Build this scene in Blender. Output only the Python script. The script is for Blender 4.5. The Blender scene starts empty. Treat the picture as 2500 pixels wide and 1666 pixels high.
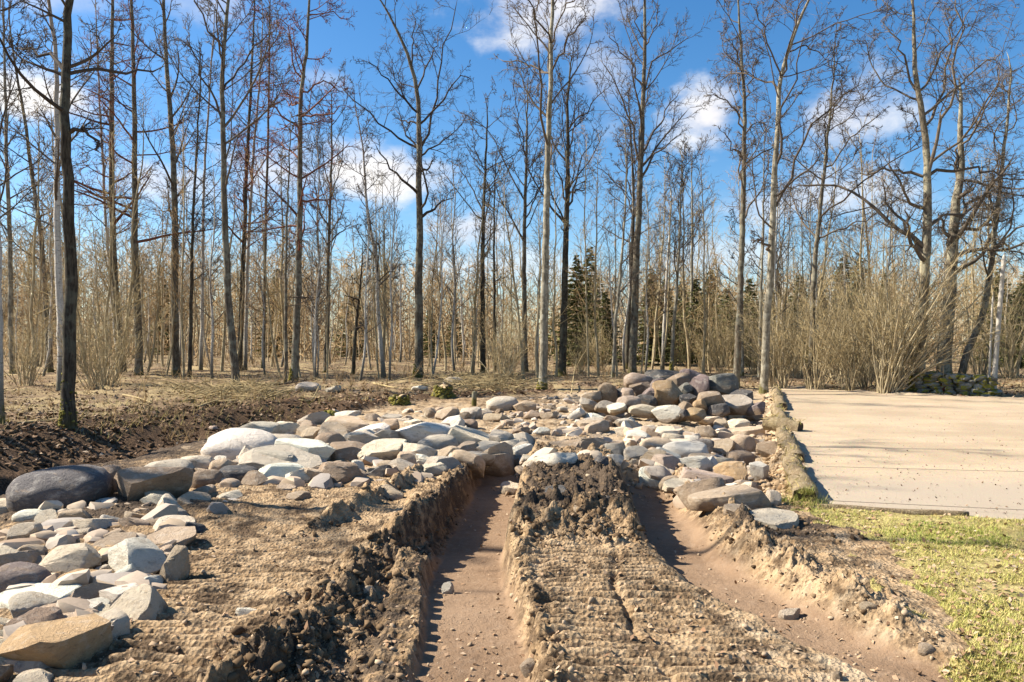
import bpy, math
import numpy as np
from mathutils import Vector

# ------------------------------------------------------------------ camera, sky, sun, exposure
SC = bpy.context.scene
C = SC.collection
R = math.radians
F, CX, HZ, EYE = 1888.0, 1250.0, 833.0, 1.75      # focal length and picture centre of the photograph (2500 px wide), eye height
cam_d = bpy.data.cameras.new('camera'); cam = bpy.data.objects.new('camera', cam_d); C.objects.link(cam)
cam.location = (0, 0, EYE); cam.rotation_euler = (R(90), 0, 0)
cam_d.sensor_width = 36; cam_d.lens = 36*F/2500; cam_d.clip_start = 0.05; cam_d.clip_end = 5000
SC.camera = cam

SUN_EL, SUN_AZ = R(40), R(-11)       # sun stands to the left, a little ahead of the camera
S = Vector((-math.cos(SUN_EL)*math.cos(SUN_AZ), -math.cos(SUN_EL)*math.sin(SUN_AZ), math.sin(SUN_EL)))
sun_d = bpy.data.lights.new('sun', 'SUN'); sun_d.energy = 5.0; sun_d.angle = R(0.55); sun_d.color = (1.0, 0.92, 0.79)
sun = bpy.data.objects.new('sun', sun_d); C.objects.link(sun)
sun.rotation_euler = S.to_track_quat('Z', 'Y').to_euler(); sun.location = (-30, -5, 40)

SC.view_settings.view_transform = 'Standard'; SC.view_settings.look = 'None'
SC.view_settings.exposure = 1.32; SC.view_settings.gamma = 1.0; SC.view_settings.use_curve_mapping = False

class NT:
    def __init__(s, tree): s.t = tree; s.n = tree.nodes; s.l = tree.links
    def add(s, typ, **kw):
        n = s.n.new(typ)
        for k, v in kw.items(): setattr(n, k, v)
        return n
    def put(s, sock, v):
        if v is None: return
        if hasattr(v, 'node'): s.l.new(v, sock)
        else: sock.default_value = v
    def m(s, op, a, b=None, c=None, clamp=False):
        n = s.add('ShaderNodeMath', operation=op, use_clamp=clamp)
        for i, v in enumerate((a, b, c)): s.put(n.inputs[i], v)
        return n.outputs[0]
    def vm(s, op, a, b=None):
        n = s.add('ShaderNodeVectorMath', operation=op)
        s.put(n.inputs[0], a); s.put(n.inputs[1], b)
        return n.outputs[0]
    def noise(s, vec, scale, detail=4, rough=.55, dist=0, out=0):
        n = s.add('ShaderNodeTexNoise'); s.put(n.inputs['Vector'], vec)
        n.inputs['Scale'].default_value = scale; n.inputs['Detail'].default_value = detail
        n.inputs['Roughness'].default_value = rough; n.inputs['Distortion'].default_value = dist
        return n.outputs[out]
    def voro(s, vec, scale, feature='F1', out=0):
        n = s.add('ShaderNodeTexVoronoi', feature=feature); s.put(n.inputs['Vector'], vec); n.inputs['Scale'].default_value = scale
        return n.outputs[out]
    def sm(s, v, lo, hi, a=0.0, b=1.0):
        n = s.add('ShaderNodeMapRange', interpolation_type='SMOOTHSTEP')
        s.put(n.inputs[0], v)
        for i, q in enumerate((lo, hi, a, b)): n.inputs[1+i].default_value = q
        return n.outputs[0]
    def mix(s, f, a, b, blend='MIX'):
        n = s.add('ShaderNodeMix', data_type='RGBA', blend_type=blend)
        s.put(n.inputs[0], f)
        for sock, v in ((n.inputs[6], a), (n.inputs[7], b)):
            s.put(sock, tuple(v)+(1,) if isinstance(v, (tuple, list)) and len(v) == 3 else v)
        return n.outputs[2]
    def map(s, vec, scale):
        n = s.add('ShaderNodeMapping'); s.put(n.inputs[0], vec); n.inputs[3].default_value = scale
        return n.outputs[0]

W = bpy.data.worlds.new('World'); SC.world = W; W.use_nodes = True
w = NT(W.node_tree); w.n.clear()
sky = w.add('ShaderNodeTexSky', sky_type='NISHITA', sun_disc=False)
sky.sun_elevation = SUN_EL; sky.sun_rotation = math.atan2(S.x, S.y); sky.altitude = 120; sky.air_density = 1.0; sky.dust_density = 0.5; sky.ozone_density = 3.0
hs = w.add('ShaderNodeHueSaturation'); w.put(hs.inputs['Color'], sky.outputs[0]); hs.inputs['Saturation'].default_value = 1.30; hs.inputs['Value'].default_value = 1.0
tc = w.add('ShaderNodeTexCoord')
sep = w.add('ShaderNodeSeparateXYZ'); w.put(sep.inputs[0], tc.outputs['Generated'])
az = w.m('ARCTAN2', sep.outputs[0], sep.outputs[1]); el = w.m('ARCSINE', sep.outputs[2])
comb = w.add('ShaderNodeCombineXYZ'); w.put(comb.inputs[0], az); w.put(comb.inputs[1], w.m('MULTIPLY', el, 1.7))
pv = comb.outputs[0]
wob = w.noise(pv, 7.5, 7, .58)
wob2 = w.noise(pv, 2.6, 3, .5)
# cumulus banks: (azimuth, elevation, half width, half height, strength), in radians
CL = [(-.182, .208, .125, .046, 1.0), (.046, .418, .13, .085, .9), (.252, .276, .062, .05, 1.0), (.40, .262, .085, .055, .75),
      (-.545, .262, .07, .03, 1.0), (-.29, .21, .10, .045, .8), (-.062, .142, .08, .045, .75), (.375, .172, .17, .045, .62),
      (-.43, .185, .10, .035, .75), (-.37, .385, .06, .04, .4), (-.02, .095, .22, .035, .5), (.25, .10, .20, .03, .45),
      (.115, .33, .05, .10, .35), (-.53, .37, .09, .03, .4), (-.24, .318, .04, .018, .25)]
acc = None
for a0, e0, hw, hh, st in CL:
    da = w.m('DIVIDE', w.m('SUBTRACT', az, a0), hw); de = w.m('DIVIDE', w.m('SUBTRACT', el, e0), hh)
    r2 = w.m('ADD', w.m('MULTIPLY', da, da), w.m('MULTIPLY', de, de))
    b = w.m('SUBTRACT', .98, w.m('SQRT', r2))
    b = w.m('ADD', b, w.m('MULTIPLY', w.m('SUBTRACT', wob, .5), 3.1))
    b = w.m('MULTIPLY', w.sm(b, .0, .95), st)
    acc = b if acc is None else w.m('MAXIMUM', acc, b)
rest = w.m('MULTIPLY', w.sm(w.m('ADD', w.m('MULTIPLY', wob2, .7), w.m('MULTIPLY', wob, .4)), .60, .74), .8)   # the same broken cloud all round the sky
ahead = w.sm(sep.outputs[1], .72, .82)
acc = w.m('MAXIMUM', acc, w.m('MULTIPLY', rest, w.m('SUBTRACT', 1.0, ahead)))
ccol = w.mix(w.sm(wob, .35, .7), (5.2, 5.1, 5.4), (6.6, 6.5, 6.4))
col = w.mix(acc, hs.outputs[0], ccol)
bg = w.add('ShaderNodeBackground'); w.put(bg.inputs[0], col); bg.inputs[1].default_value = 0.070
W.cycles.sampling_method = 'MANUAL'; W.cycles.sample_map_resolution = 512
out = w.add('ShaderNodeOutputWorld'); w.put(out.inputs[0], bg.outputs[0])

# ------------------------------------------------------------------ helpers
rng = np.random.default_rng(11)

def tag(o, label=None, cat=None, group=None, kind=None):
    if label: o['label'] = label
    if cat: o['category'] = cat
    if group: o['group'] = group
    if kind: o['kind'] = kind
    return o

def link(name, data, parent=None, loc=None, mat=None):
    o = bpy.data.objects.new(name, data); C.objects.link(o)
    if parent is not None: o.parent = parent
    if loc is not None: o.location = loc
    if mat is not None and data is not None and len(data.materials) == 0: data.materials.append(mat)
    return o

def mesh(name, V, faces, mat=None, smooth=True):
    """faces: list of int arrays, each (n, k) of one polygon size k"""
    me = bpy.data.meshes.new(name)
    V = np.asarray(V, dtype=np.float32).reshape(-1, 3)
    faces = [np.asarray(f, dtype=np.int32) for f in faces if len(f)]
    me.vertices.add(len(V)); me.vertices.foreach_set('co', V.ravel())
    li = np.concatenate([f.ravel() for f in faces])
    tot = np.concatenate([np.full(len(f), f.shape[1], dtype=np.int32) for f in faces])
    st = np.concatenate([[0], np.cumsum(tot)[:-1]]).astype(np.int32)
    me.loops.add(len(li)); me.loops.foreach_set('vertex_index', li)
    me.polygons.add(len(tot)); me.polygons.foreach_set('loop_start', st); me.polygons.foreach_set('loop_total', tot)
    me.update(calc_edges=True); me.validate()
    if smooth: me.polygons.foreach_set('use_smooth', np.ones(len(tot), dtype=bool))
    if mat is not None: me.materials.append(mat)
    return me

class MB:
    """collects geometry for one mesh"""
    def __init__(s): s.V = []; s.F = {}; s.n = 0
    def add(s, V, *faces):
        V = np.asarray(V, dtype=float).reshape(-1, 3)
        for f in faces:
            f = np.asarray(f, dtype=np.int64)
            if len(f): s.F.setdefault(f.shape[1], []).append(f+s.n)
        s.V.append(V); s.n += len(V)
    def mesh(s, name, mat=None, smooth=True):
        return mesh(name, np.concatenate(s.V), [np.concatenate(v) for v in s.F.values()], mat, smooth)
    def tubes(s, P, Rd, S=4):
        """P (N,K,3) polylines, Rd (N,K) radii: tapered tubes that end in a point"""
        P = np.asarray(P, float); Rd = np.asarray(Rd, float)
        N, K, _ = P.shape
        if N == 0: return
        T = np.gradient(P, axis=1); T /= np.linalg.norm(T, axis=2, keepdims=True)+1e-9
        mean = P[:, -1]-P[:, 0]; mean /= np.linalg.norm(mean, axis=1, keepdims=True)+1e-9
        ref = np.where(np.abs(mean[:, 2:3]) > .75, np.array([[1., 0, 0]]), np.array([[0, 0, 1.]]))
        n1 = np.cross(T, ref[:, None, :]); n1 /= np.linalg.norm(n1, axis=2, keepdims=True)+1e-9
        n2 = np.cross(T, n1)
        a = np.arange(S)*2*np.pi/S
        ring = P[:, :-1, None, :]+Rd[:, :-1, None, None]*(np.cos(a)[None, None, :, None]*n1[:, :-1, None, :]+np.sin(a)[None, None, :, None]*n2[:, :-1, None, :])
        V = np.concatenate([ring.reshape(N, -1, 3), P[:, -1:, :]], axis=1)
        M = (K-1)*S+1
        off = (np.arange(N)*M)[:, None, None]
        j = np.arange(S); jn = (j+1) % S
        faces = []
        if K > 2:
            k = np.arange(K-2)[:, None]*S
            q = np.stack([k+j, k+jn, k+S+jn, k+S+j], axis=2).reshape(1, -1, 4)
            faces.append((q+off).reshape(-1, 4))
        b = (K-2)*S
        t = np.stack([b+j, b+jn, np.full(S, M-1)], axis=1)[None]
        faces.append((t+off).reshape(-1, 3))
        s.add(V.reshape(-1, 3), *faces)

def hash2(ix, iy, seed):
    h = (ix.astype(np.int64)*374761393+iy.astype(np.int64)*668265263+seed*982451653) & 0xffffffff
    h = ((h ^ (h >> 13))*1274126177) & 0xffffffff
    h = ((h ^ (h >> 16))*2246822519) & 0xffffffff
    return ((h ^ (h >> 15)) & 0xffffff)/float(0x1000000)

def vnoise(x, y, seed=0):
    ix = np.floor(x).astype(np.int64); iy = np.floor(y).astype(np.int64); fx = x-ix; fy = y-iy
    ux = fx*fx*fx*(fx*(fx*6-15)+10); uy = fy*fy*fy*(fy*(fy*6-15)+10)
    a = hash2(ix, iy, seed); b = hash2(ix+1, iy, seed); c = hash2(ix, iy+1, seed); d = hash2(ix+1, iy+1, seed)
    return (a*(1-ux)+b*ux)*(1-uy)+(c*(1-ux)+d*ux)*uy-.5

def fbm(x, y, sc, oct=4, seed=0, gain=.5):
    r = 0; a = 1.0
    for i in range(oct):
        r = r+a*vnoise(x/sc+i*17.3, y/sc-i*9.1, seed+i); sc = sc/2.03; a *= gain
    return r

def lumps(x, y, sc, seed, dens=1.0, flat=.8):
    """half-sunk clods: one rounded bump per cell, 0..1"""
    gx = x/sc; gy = y/sc; ix = np.floor(gx).astype(np.int64); iy = np.floor(gy).astype(np.int64); best = np.zeros_like(gx)
    for dx in (-1, 0, 1):
        for dy in (-1, 0, 1):
            cx = ix+dx; cy = iy+dy
            px = cx+hash2(cx, cy, seed); py = cy+hash2(cx, cy, seed+1); r = .25+.55*hash2(cx, cy, seed+2)
            keep = hash2(cx, cy, seed+3) < dens
            ang = hash2(cx, cy, seed+4)*3.14; ca, sa = np.cos(ang), np.sin(ang)
            ux = (gx-px)*ca+(gy-py)*sa; uy = -(gx-px)*sa+(gy-py)*ca
            d2 = (ux*ux+uy*uy*1.9)/(r*r)
            best = np.maximum(best, np.where(keep, r*np.maximum(0, 1-d2)**flat, 0))
    return best

def ss(a, b, x):
    t = np.clip((x-a)/(b-a), 0, 1); return t*t*(3-2*t)

# ------------------------------------------------------------------ the lie of the land (metres; camera above the origin, +y ahead)
def y_front(x): return 8.1-.29*(x-3.15)
def y_back(x): return np.interp(x, [10.2, 12.8, 15.5, 40], [29.2, 25.2, 23.4, 19])
def pad_s(x, y): return (x-(3.15+(y-8.1)*.325))/1.0515
def lawn_x(y): return np.interp(y, [-5, 3, 3.97, 4.53, 5.22, 6.4, 7.2, 8.1], [1.9, 2.3, 2.42, 2.5, 2.72, 3.1, 3.1, 3.12])
def y_wood(x): return np.interp(x, [-40, -12, -8.6, -7.3, -5.7, -3, -.6, 2, 5, 9.5, 10.2, 12.8, 15.5, 40], [1, 4, 8.6, 13, 18, 22.3, 24.7, 26, 27.3, 28.9, 29.2, 25.2, 23.4, 19])
DITCH = np.array([(-4.6, 2), (-5.5, 5), (-6.7, 8), (-7.5, 11), (-7.5, 14), (-6.7, 17), (-5.4, 19.6)], float)
def poly_dist(x, y, P):
    best = np.full(np.shape(x), 1e9)
    for (ax, ay), (bx, by) in zip(P[:-1], P[1:]):
        vx, vy = bx-ax, by-ay; L = vx*vx+vy*vy
        t = np.clip(((x-ax)*vx+(y-ay)*vy)/L, 0, 1)
        best = np.minimum(best, np.hypot(x-ax-t*vx, y-ay-t*vy))
    return best
def rut_left(y): return np.interp(y, [2, 4.6, 6, 7, 8.8, 11.5, 12.5], [-.2, -.23, -.35, -.39, -.27, -.17, -.12])
def crest_left(y): return np.interp(y, [2, 3.9, 4.47, 5.6, 6.4, 7.66, 9.84, 11.2], [-1.5, -1.25, -1.14, -1.05, -1.0, -.80, -.54, -.47])
def rut_right(y): return np.interp(y, [2, 3.8, 4.42, 4.84, 5.62, 6.71, 8.33, 10, 11.5], [2.9, 2.3, 2.02, 1.85, 1.6, 1.52, 1.65, 1.79, 1.9])

def region(x, y):
    """0 worksite, 1 forest floor, 2 gravel yard, 3 lawn"""
    n = fbm(x, y, .35, 3, 5)
    r = np.zeros(np.shape(x), dtype=int)
    r[y+n*.8 > y_wood(x)] = 1
    ps = pad_s(x, y)
    pad = (ps+n*.1 > 0.04) & (y+n*.05 > y_front(x)) & (y < y_back(x)+.15*n)
    r[pad] = 2
    r[(y <= y_front(x)) & ~pad & (x+n*.55 > lawn_x(y)) & (x > 2)] = 3
    r[(x > 3) & (y > y_front(x)) & ~pad & (ps > 0) & (y < y_back(x)+.5)] = 2
    return r

def H(x, y, detail=True):
    x = np.asarray(x, float); y = np.asarray(y, float)
    z = .28*fbm(x, y, 9, 3, 40)*ss(14, 26, np.hypot(x, y*.8))
    wood = ss(-.4, .8, y-y_wood(x)); ps = pad_s(x, y)
    pad = ss(-.45, .02, ps)*ss(-.1, .1, y-y_front(x))*(1-ss(0, .8, y-y_back(x)))
    lawn = ss(-.25, .15, x-lawn_x(y))*(1-ss(-.1, .1, y-y_front(x)))
    # worksite: rubble lies a little lower towards the yard edge
    low = ss(-3.0, -.8, ps)*ss(8, 9.5, y)*(1-ss(23, 27, y))
    z = z*(1-pad)-.22*low*(1-pad)+wood*.10
    z = z-.10*ss(10.5, 13, y)*(1-wood)*(1-pad)*(1-ss(20, 24, y))
    dd = poly_dist(x, y, DITCH)
    z = z-.50*np.exp(-(dd/1.0)**2)
    near = 1-ss(11.3, 12.4, y)
    work = (1-pad)*(1-lawn)*(1-wood)
    if not detail: near_noise = 0
    # ruts
    xl = rut_left(y); xr = rut_right(y); cr = crest_left(y)
    n1 = fbm(x, y, .30, 3, 60)
    wl = .31+n1*.05
    dl = np.abs(x-xl)
    floor_l = (1-ss(wl-.03, wl+.07, dl))*(1-ss(11.0, 12.0, y))
    wallreg = (ss(-.06, .05, x-cr+n1*.10))*(1-ss(-.05, .05, x-xl))*(1-ss(10.6, 11.6, y))      # between crest and rut
    step = -.04-.25*ss(6.0, 7.4, y)
    zr = z+np.minimum(floor_l*-(.09+.20*ss(5.0, 7.4, y)), wallreg*step)
    dr = np.abs(x-xr)
    floor_r = np.where(x < xr, 1-ss(.27+n1*.06, .37+n1*.08, dr), 1-ss(.16+n1*.08, .62+n1*.12, dr))*(1-ss(10.3, 11.3, y))
    zr = np.minimum(zr, z-floor_r*(.11+.11*ss(5.2, 7.2, y)))
    # middle ridge between the ruts, spoil berms
    mid = ss(.02, .28, x-xl-.28)*ss(.0, .22, xr-.30-x)
    hump = mid*(.02+.17*ss(6.2, 7.6, y))*(1-ss(10.6, 11.8, y))
    zr = zr+hump
    berm = np.exp(-((x-cr+.10)/.13)**2)*(1-ss(9, 11, y))*(.02+.05*ss(6.5, 7.5, y)+.10*np.clip(fbm(x, y, .5, 2, 71)+.35, 0, 1))
    zr = zr+berm*work
    b2 = np.exp(-((x-np.interp(y, [6.8, 8, 10.2], [-1.95, -1.5, -1.1]))/.10)**2)*ss(6.8, 7.4, y)*(1-ss(9.8, 10.6, y))*.10
    zr = zr+b2
    b3 = np.exp(-((x-xr-.50)/.16)**2)*(1-ss(10, 11, y))*.045*(.2+1.8*np.clip(fbm(x, y, .7, 2, 72)+.3, 0, 1))
    zr = zr+b3*work
    z = zr
    if detail:
        smooth = np.clip(floor_l+floor_r, 0, 1)
        rough = work*(1-smooth*.93)
        plate = ss(.1, .5, cr-x)*(1-ss(9.3, 10.6, y))*work                    # the rolled ground left of the ruts
        tread = 1-np.exp(-(np.sin(np.pi*(y+.16*fbm(x, y, .9, 2, 80)+.06*x)/.104)/.55)**2)
        msk = np.clip(.5+2.2*fbm(x, y, .8, 3, 81), 0, 1)
        z = z+plate*tread*.070*np.clip(msk, .35, 1)
        mt = mid*(1-ss(6.0, 7.0, y))
        z = z+mt*.075*np.clip(.35+1.6*fbm(x, y, .9, 2, 85)+.4, .2, 1)*(1-np.exp(-(np.sin(np.pi*(y+.07*fbm(x, y, .5, 2, 82)-.06*x)/.100)/.55)**2))-mt*.09*np.clip(.5+2*fbm(x, y, .6, 2, 83), .1, 1)*np.exp(-((x-.76-.05*np.sin(y*2.2)-.06*fbm(x, y, .3, 3, 84))/.024)**2)
        lug = wallreg*ss(.0, .06, x-xl+.58)*(1-ss(.0, .05, x-xl+.33))*(1-ss(6.0, 7.2, y))
        z = z+lug*.055*ss(.25, .6, np.abs(np.sin(np.pi*(y+.25*x)/.17)))
        lug2 = np.exp(-((x-xl-.38)/.07)**2)*ss(4.2, 4.8, y)*(1-ss(8.8, 9.6, y))
        z = z+lug2*.07*ss(.3, .7, np.abs(np.sin(np.pi*(y-.3*x)/.16)))
        clod = np.clip(mid*(ss(6.0, 6.9, y)*1.0+.10)+np.exp(-((x-cr+.05)/.24)**2)*1.0+np.exp(-((x-xr-.55)/.28)**2)*.8+b2*8+np.exp(-((x-xl-.42)/.12)**2)*.5, 0, 1.2)*near
        clod = np.clip(clod+.30*near*(1-plate)*(1-mt), 0, 1.2)+.35*(1-near)+plate*.20
        wx = x+.10*fbm(x, y, .16, 4, 91, .6); wy = y+.10*fbm(x, y, .16, 4, 92, .6)
        L = .085*lumps(wx, wy, .26, 90, .8, 1.3)+.050*lumps(wx*1.1, wy, .12, 95, .85, 1.2)+.024*lumps(wx, wy, .05, 99, .8, 1.1)
        L = L*(.6+.9*np.clip(.5+fbm(x, y, .22, 3, 93), 0, 1))+.060*np.abs(fbm(x, y, .16, 5, 94, .66))+.030*np.abs(fbm(x, y, .055, 3, 96, .6))
        z = z+rough*clod*L*1.05
        z = z+rough*(1-.55*np.clip(plate+mt, 0, 1))*(.05*fbm(x, y, .5, 5, 61, .6))+smooth*.010*fbm(x, y, .7, 3, 62)+smooth*.004*fbm(x, y, .06, 3, 66)
        rip = smooth*.008*np.sin(y*9+3*fbm(x, y, .6, 2, 67))
        z = z+rip
        z = z+wood*(.12*fbm(x, y, 1.1, 5, 63, .6)+.05*np.abs(fbm(x, y, .4, 4, 64, .6)))+lawn*(.03*fbm(x, y, .5, 4, 65, .6))
        bank = np.exp(-((ps+.28)/.3)**2)*ss(8, 8.6, y)*(1-ss(27, 29, y))
        z = z+bank*(.10*fbm(x, y, .35, 4, 68, .6)+.06*lumps(x, y, .18, 69))
        z = z+pad*.012*fbm(x, y, 1.5, 3, 70)
    return z

HGX, HGY = np.arange(-34, 34.01, .1), np.arange(2, 62.01, .1)
HG = H(*np.meshgrid(HGX, HGY), False)
def h1(x, y):
    if not (-33.8 < x < 33.8 and 2.1 < y < 61.8): return float(H(np.array([x]), np.array([y]), False)[0])
    a = (x+34)*10; b = (y-2)*10; i = int(a); j = int(b); a -= i; b -= j
    return float((HG[j, i]*(1-a)+HG[j, i+1]*a)*(1-b)+(HG[j+1, i]*(1-a)+HG[j+1, i+1]*a)*b)
def G(u, v):
    """the spot on the ground that the photograph shows at pixel (u, v)"""
    z = 0.0
    for _ in range(8):
        d = (EYE-z)*F/(v-HZ); x = (u-CX)*d/F; z = .5*z+.5*h1(x, d)
    return Vector((x, d, h1(x, d)))

# ------------------------------------------------------------------ materials
def material(name, rough=.9, spec=.2):
    m = bpy.data.materials.new(name); m.use_nodes = True
    t = NT(m.node_tree); t.n.clear()
    b = t.add('ShaderNodeBsdfPrincipled'); b.inputs['Roughness'].default_value = rough; b.inputs['Specular IOR Level'].default_value = spec
    o = t.add('ShaderNodeOutputMaterial'); t.put(o.inputs[0], b.outputs[0])
    return m, t, b
def bump(t, b, h, strength=.5, dist=.01):
    n = t.add('ShaderNodeBump'); n.inputs['Strength'].default_value = strength; n.inputs['Distance'].default_value = dist
    t.put(n.inputs['Height'], h); t.put(b.inputs['Normal'], n.outputs[0])

def soil_material():
    m, t, b = material('worksite_soil', .95, .12)
    co = t.add('ShaderNodeTexCoord').outputs['Object']
    at = t.add('ShaderNodeAttribute', attribute_name='soil'); sp = t.add('ShaderNodeSeparateColor'); t.put(sp.inputs[0], at.outputs['Color'])
    big = t.noise(co, 1.3, 5, .6); med = t.noise(co, 9, 6, .65); fine = t.noise(co, 70, 4, .7)
    c = t.mix(t.sm(big, .35, .65), (.225, .145, .076), (.345, .235, .132))
    c = t.mix(t.sm(med, .38, .68), c, (.45, .325, .195))
    c = t.mix(t.sm(t.noise(co, 3.4, 7, .74), .46, .60, 0, .9), c, (.078, .050, .029))
    hum = t.m('ADD', sp.outputs[0], t.m('MULTIPLY', t.m('SUBTRACT', med, .5), 2.1))
    c = t.mix(t.sm(hum, .30, .70), c, t.mix(fine, (.050, .036, .025), (.115, .082, .055)))
    sand = t.m('ADD', sp.outputs[2], t.m('MULTIPLY', t.m('SUBTRACT', t.noise(co, 4, 5, .65), .5), 1.8))
    c = t.mix(t.sm(sand, .50, .90, 0, .9), c, t.mix(med, (.38, .28, .175), (.50, .39, .26)))
    rutc = t.mix(t.sm(big, .3, .7), (.205, .132, .080), (.275, .185, .116))
    rutc = t.mix(t.sm(t.noise(co, 16, 5, .6), .45, .75, 0, .55), rutc, (.30, .215, .145))
    c = t.mix(sp.outputs[1], c, rutc)
    c = t.mix(t.sm(t.noise(co, 130, 3, .6), .62, .74, 0, .5), c, (.50, .42, .32))
    c = t.mix(.25, c, t.mix(fine, (.3, .3, .3), (1.3, 1.3, 1.3)), 'MULTIPLY')
    t.put(b.inputs['Base Color'], c)
    bump(t, b, t.m('ADD', t.m('MULTIPLY', fine, .5), t.m('ADD', t.noise(co, 28, 5, .7), t.m('ADD', t.m('MULTIPLY', t.noise(co, 180, 2, .6), .2), t.m('MULTIPLY', t.voro(co, 38), t.m('MULTIPLY', t.m('SUBTRACT', 1.0, sp.outputs[1]), 1.1))))), .62, .028)
    return m

def floor_material():
    m, t, b = material('forest_soil', .97, .08)
    co = t.add('ShaderNodeTexCoord').outputs['Object']
    at = t.add('ShaderNodeAttribute', attribute_name='soil'); sp = t.add('ShaderNodeSeparateColor'); t.put(sp.inputs[0], at.outputs['Color'])
    big = t.noise(co, .5, 5, .6); med = t.noise(co, 4, 6, .7); fine = t.noise(co, 32, 5, .7)
    c = t.mix(t.sm(med, .35, .7), (.13, .088, .052), (.30, .21, .125))
    c = t.mix(t.sm(t.m('ADD', big, t.m('MULTIPLY', fine, .25)), .56, .74), c, (.34, .26, .14))
    c = t.mix(t.sm(t.noise(co, 1.6, 4, .6), .60, .72, 0, .5), c, (.14, .135, .045))
    c = t.mix(t.sm(fine, .53, .66, 0, .8), c, (.46, .34, .21))
    hum = t.m('ADD', sp.outputs[0], t.m('MULTIPLY', t.m('SUBTRACT', med, .5), 1.5))
    c = t.mix(t.sm(hum, .35, .75), c, t.mix(t.sm(fine, .38, .65), (.042, .027, .016), (.17, .105, .062)))
    t.put(b.inputs['Base Color'], c)
    bump(t, b, t.m('ADD', fine, t.noise(co, 11, 5, .7)), .9, .05)
    return m

def gravel_material():
    m, t, b = material('yard_gravel', .95, .1)
    co = t.add('ShaderNodeTexCoord').outputs['Object']
    big = t.noise(co, .45, 4, .6); g = t.voro(co, 75, out=1); gd = t.voro(co, 75); fine = t.noise(co, 38, 4, .7)
    c = t.mix(t.sm(big, .35, .65), (.345, .268, .180), (.425, .335, .230))
    c = t.mix(t.sm(t.noise(t.map(co, (.25, 1.6, 1)), 1.5, 5, .65), .45, .70, 0, .4), c, (.33, .24, .16))
    c = t.mix(.22, c, g, 'OVERLAY')
    gr = t.add('ShaderNodeSeparateXYZ'); t.put(gr.inputs[0], co)
    front = t.sm(t.m('ADD', gr.outputs[1], t.m('MULTIPLY', big, 5)), 11.0, 14.0, 1, 0)          # finer grey stone dust at the near end
    c = t.mix(t.m('MULTIPLY', front, .75), c, (.345, .29, .225))
    deb = t.noise(t.map(co, (1, 2.4, 1)), 11, 6, .8)
    patch = t.sm(t.noise(co, .7, 3, .5), .42, .62)
    c = t.mix(t.m('MULTIPLY', t.sm(deb, .60, .68), t.m('ADD', .25, t.m('MULTIPLY', patch, .6))), c, (.16, .125, .07))
    c = t.mix(t.sm(fine, .6, .75, 0, .45), c, (.54, .445, .34))
    t.put(b.inputs['Base Color'], c); bump(t, b, t.m('ADD', gd, fine), .45, .012)
    return m

def lawn_material():
    m, t, b = material('lawn_turf', .95, .1)
    co = t.add('ShaderNodeTexCoord').outputs['Object']
    big = t.noise(co, .9, 4, .6); med = t.noise(co, 7, 5, .7); fine = t.noise(co, 55, 4, .7)
    c = t.mix(t.sm(med, .35, .62), (.30, .235, .09), (.52, .43, .18))
    c = t.mix(t.sm(big, .52, .68, 0, .7), c, (.22, .25, .05))
    c = t.mix(t.sm(fine, .38, .55, .5, 0), c, (.14, .10, .045))
    t.put(b.inputs['Base Color'], c); bump(t, b, t.m('ADD', fine, med), .8, .03)
    return m

def rock_material():
    m, t, b = material('field_stone', .85, .25)
    co = t.add('ShaderNodeTexCoord').outputs['Object']
    oi = t.add('ShaderNodeObjectInfo')
    off = t.vm('ADD', co, t.vm('MULTIPLY', oi.outputs['Location'], (3.1, 2.7, 1.9)))
    base = oi.outputs['Color']
    n1 = t.noise(off, 1.7, 5, .6, .4); n2 = t.noise(off, 6, 6, .7); sp = t.noise(off, 42, 3, .7)
    c = t.mix(t.sm(n1, .36, .64), t.mix(.30, base, (.55, .52, .50), 'MULTIPLY'), base)
    c = t.mix(t.sm(n2, .50, .66, 0, .45), c, t.mix(.5, base, (.74, .68, .58)))
    c = t.mix(t.sm(t.noise(t.map(off, (1, 1, 3)), 3.1, 5, .65, .8), .55, .66, 0, .45), c, (.34, .24, .15))       # dried mud
    c = t.mix(t.sm(t.noise(off, 8, 6, .75, .6), .56, .68, 0, .6), c, t.mix(.75, base, (.08, .07, .065), 'MULTIPLY'))
    c = t.mix(.25, c, t.mix(sp, (.3, .3, .3), (1.7, 1.7, 1.7)), 'MULTIPLY')
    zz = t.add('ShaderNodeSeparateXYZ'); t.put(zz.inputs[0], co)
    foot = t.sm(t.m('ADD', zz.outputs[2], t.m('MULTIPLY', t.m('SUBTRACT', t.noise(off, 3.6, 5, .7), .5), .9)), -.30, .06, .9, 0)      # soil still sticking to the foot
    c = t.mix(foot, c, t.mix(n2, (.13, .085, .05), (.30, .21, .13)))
    t.put(b.inputs['Base Color'], c)
    bump(t, b, t.m('ADD', t.noise(off, 9, 8, .75), t.m('MULTIPLY', sp, .35)), .85, .07)
    return m

def moss_rock_material():
    m, t, b = material('mossy_stone', .95, .1)
    co = t.add('ShaderNodeTexCoord').outputs['Object']; oi = t.add('ShaderNodeObjectInfo')
    off = t.vm('ADD', co, t.vm('MULTIPLY', oi.outputs['Location'], (3.1, 2.7, 1.9)))
    n1 = t.noise(off, 1.6, 5, .65); n2 = t.noise(off, 14, 4, .7)
    c = t.mix(t.sm(n2, .35, .7), t.mix(.5, oi.outputs['Color'], (.5, .5, .5), 'MULTIPLY'), oi.outputs['Color'])
    moss = t.mix(n2, (.17, .15, .02), (.44, .37, .06))
    c = t.mix(t.sm(n1, .47, .56), c, moss)
    t.put(b.inputs['Base Color'], c); bump(t, b, n2, .8, .08)
    return m

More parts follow.
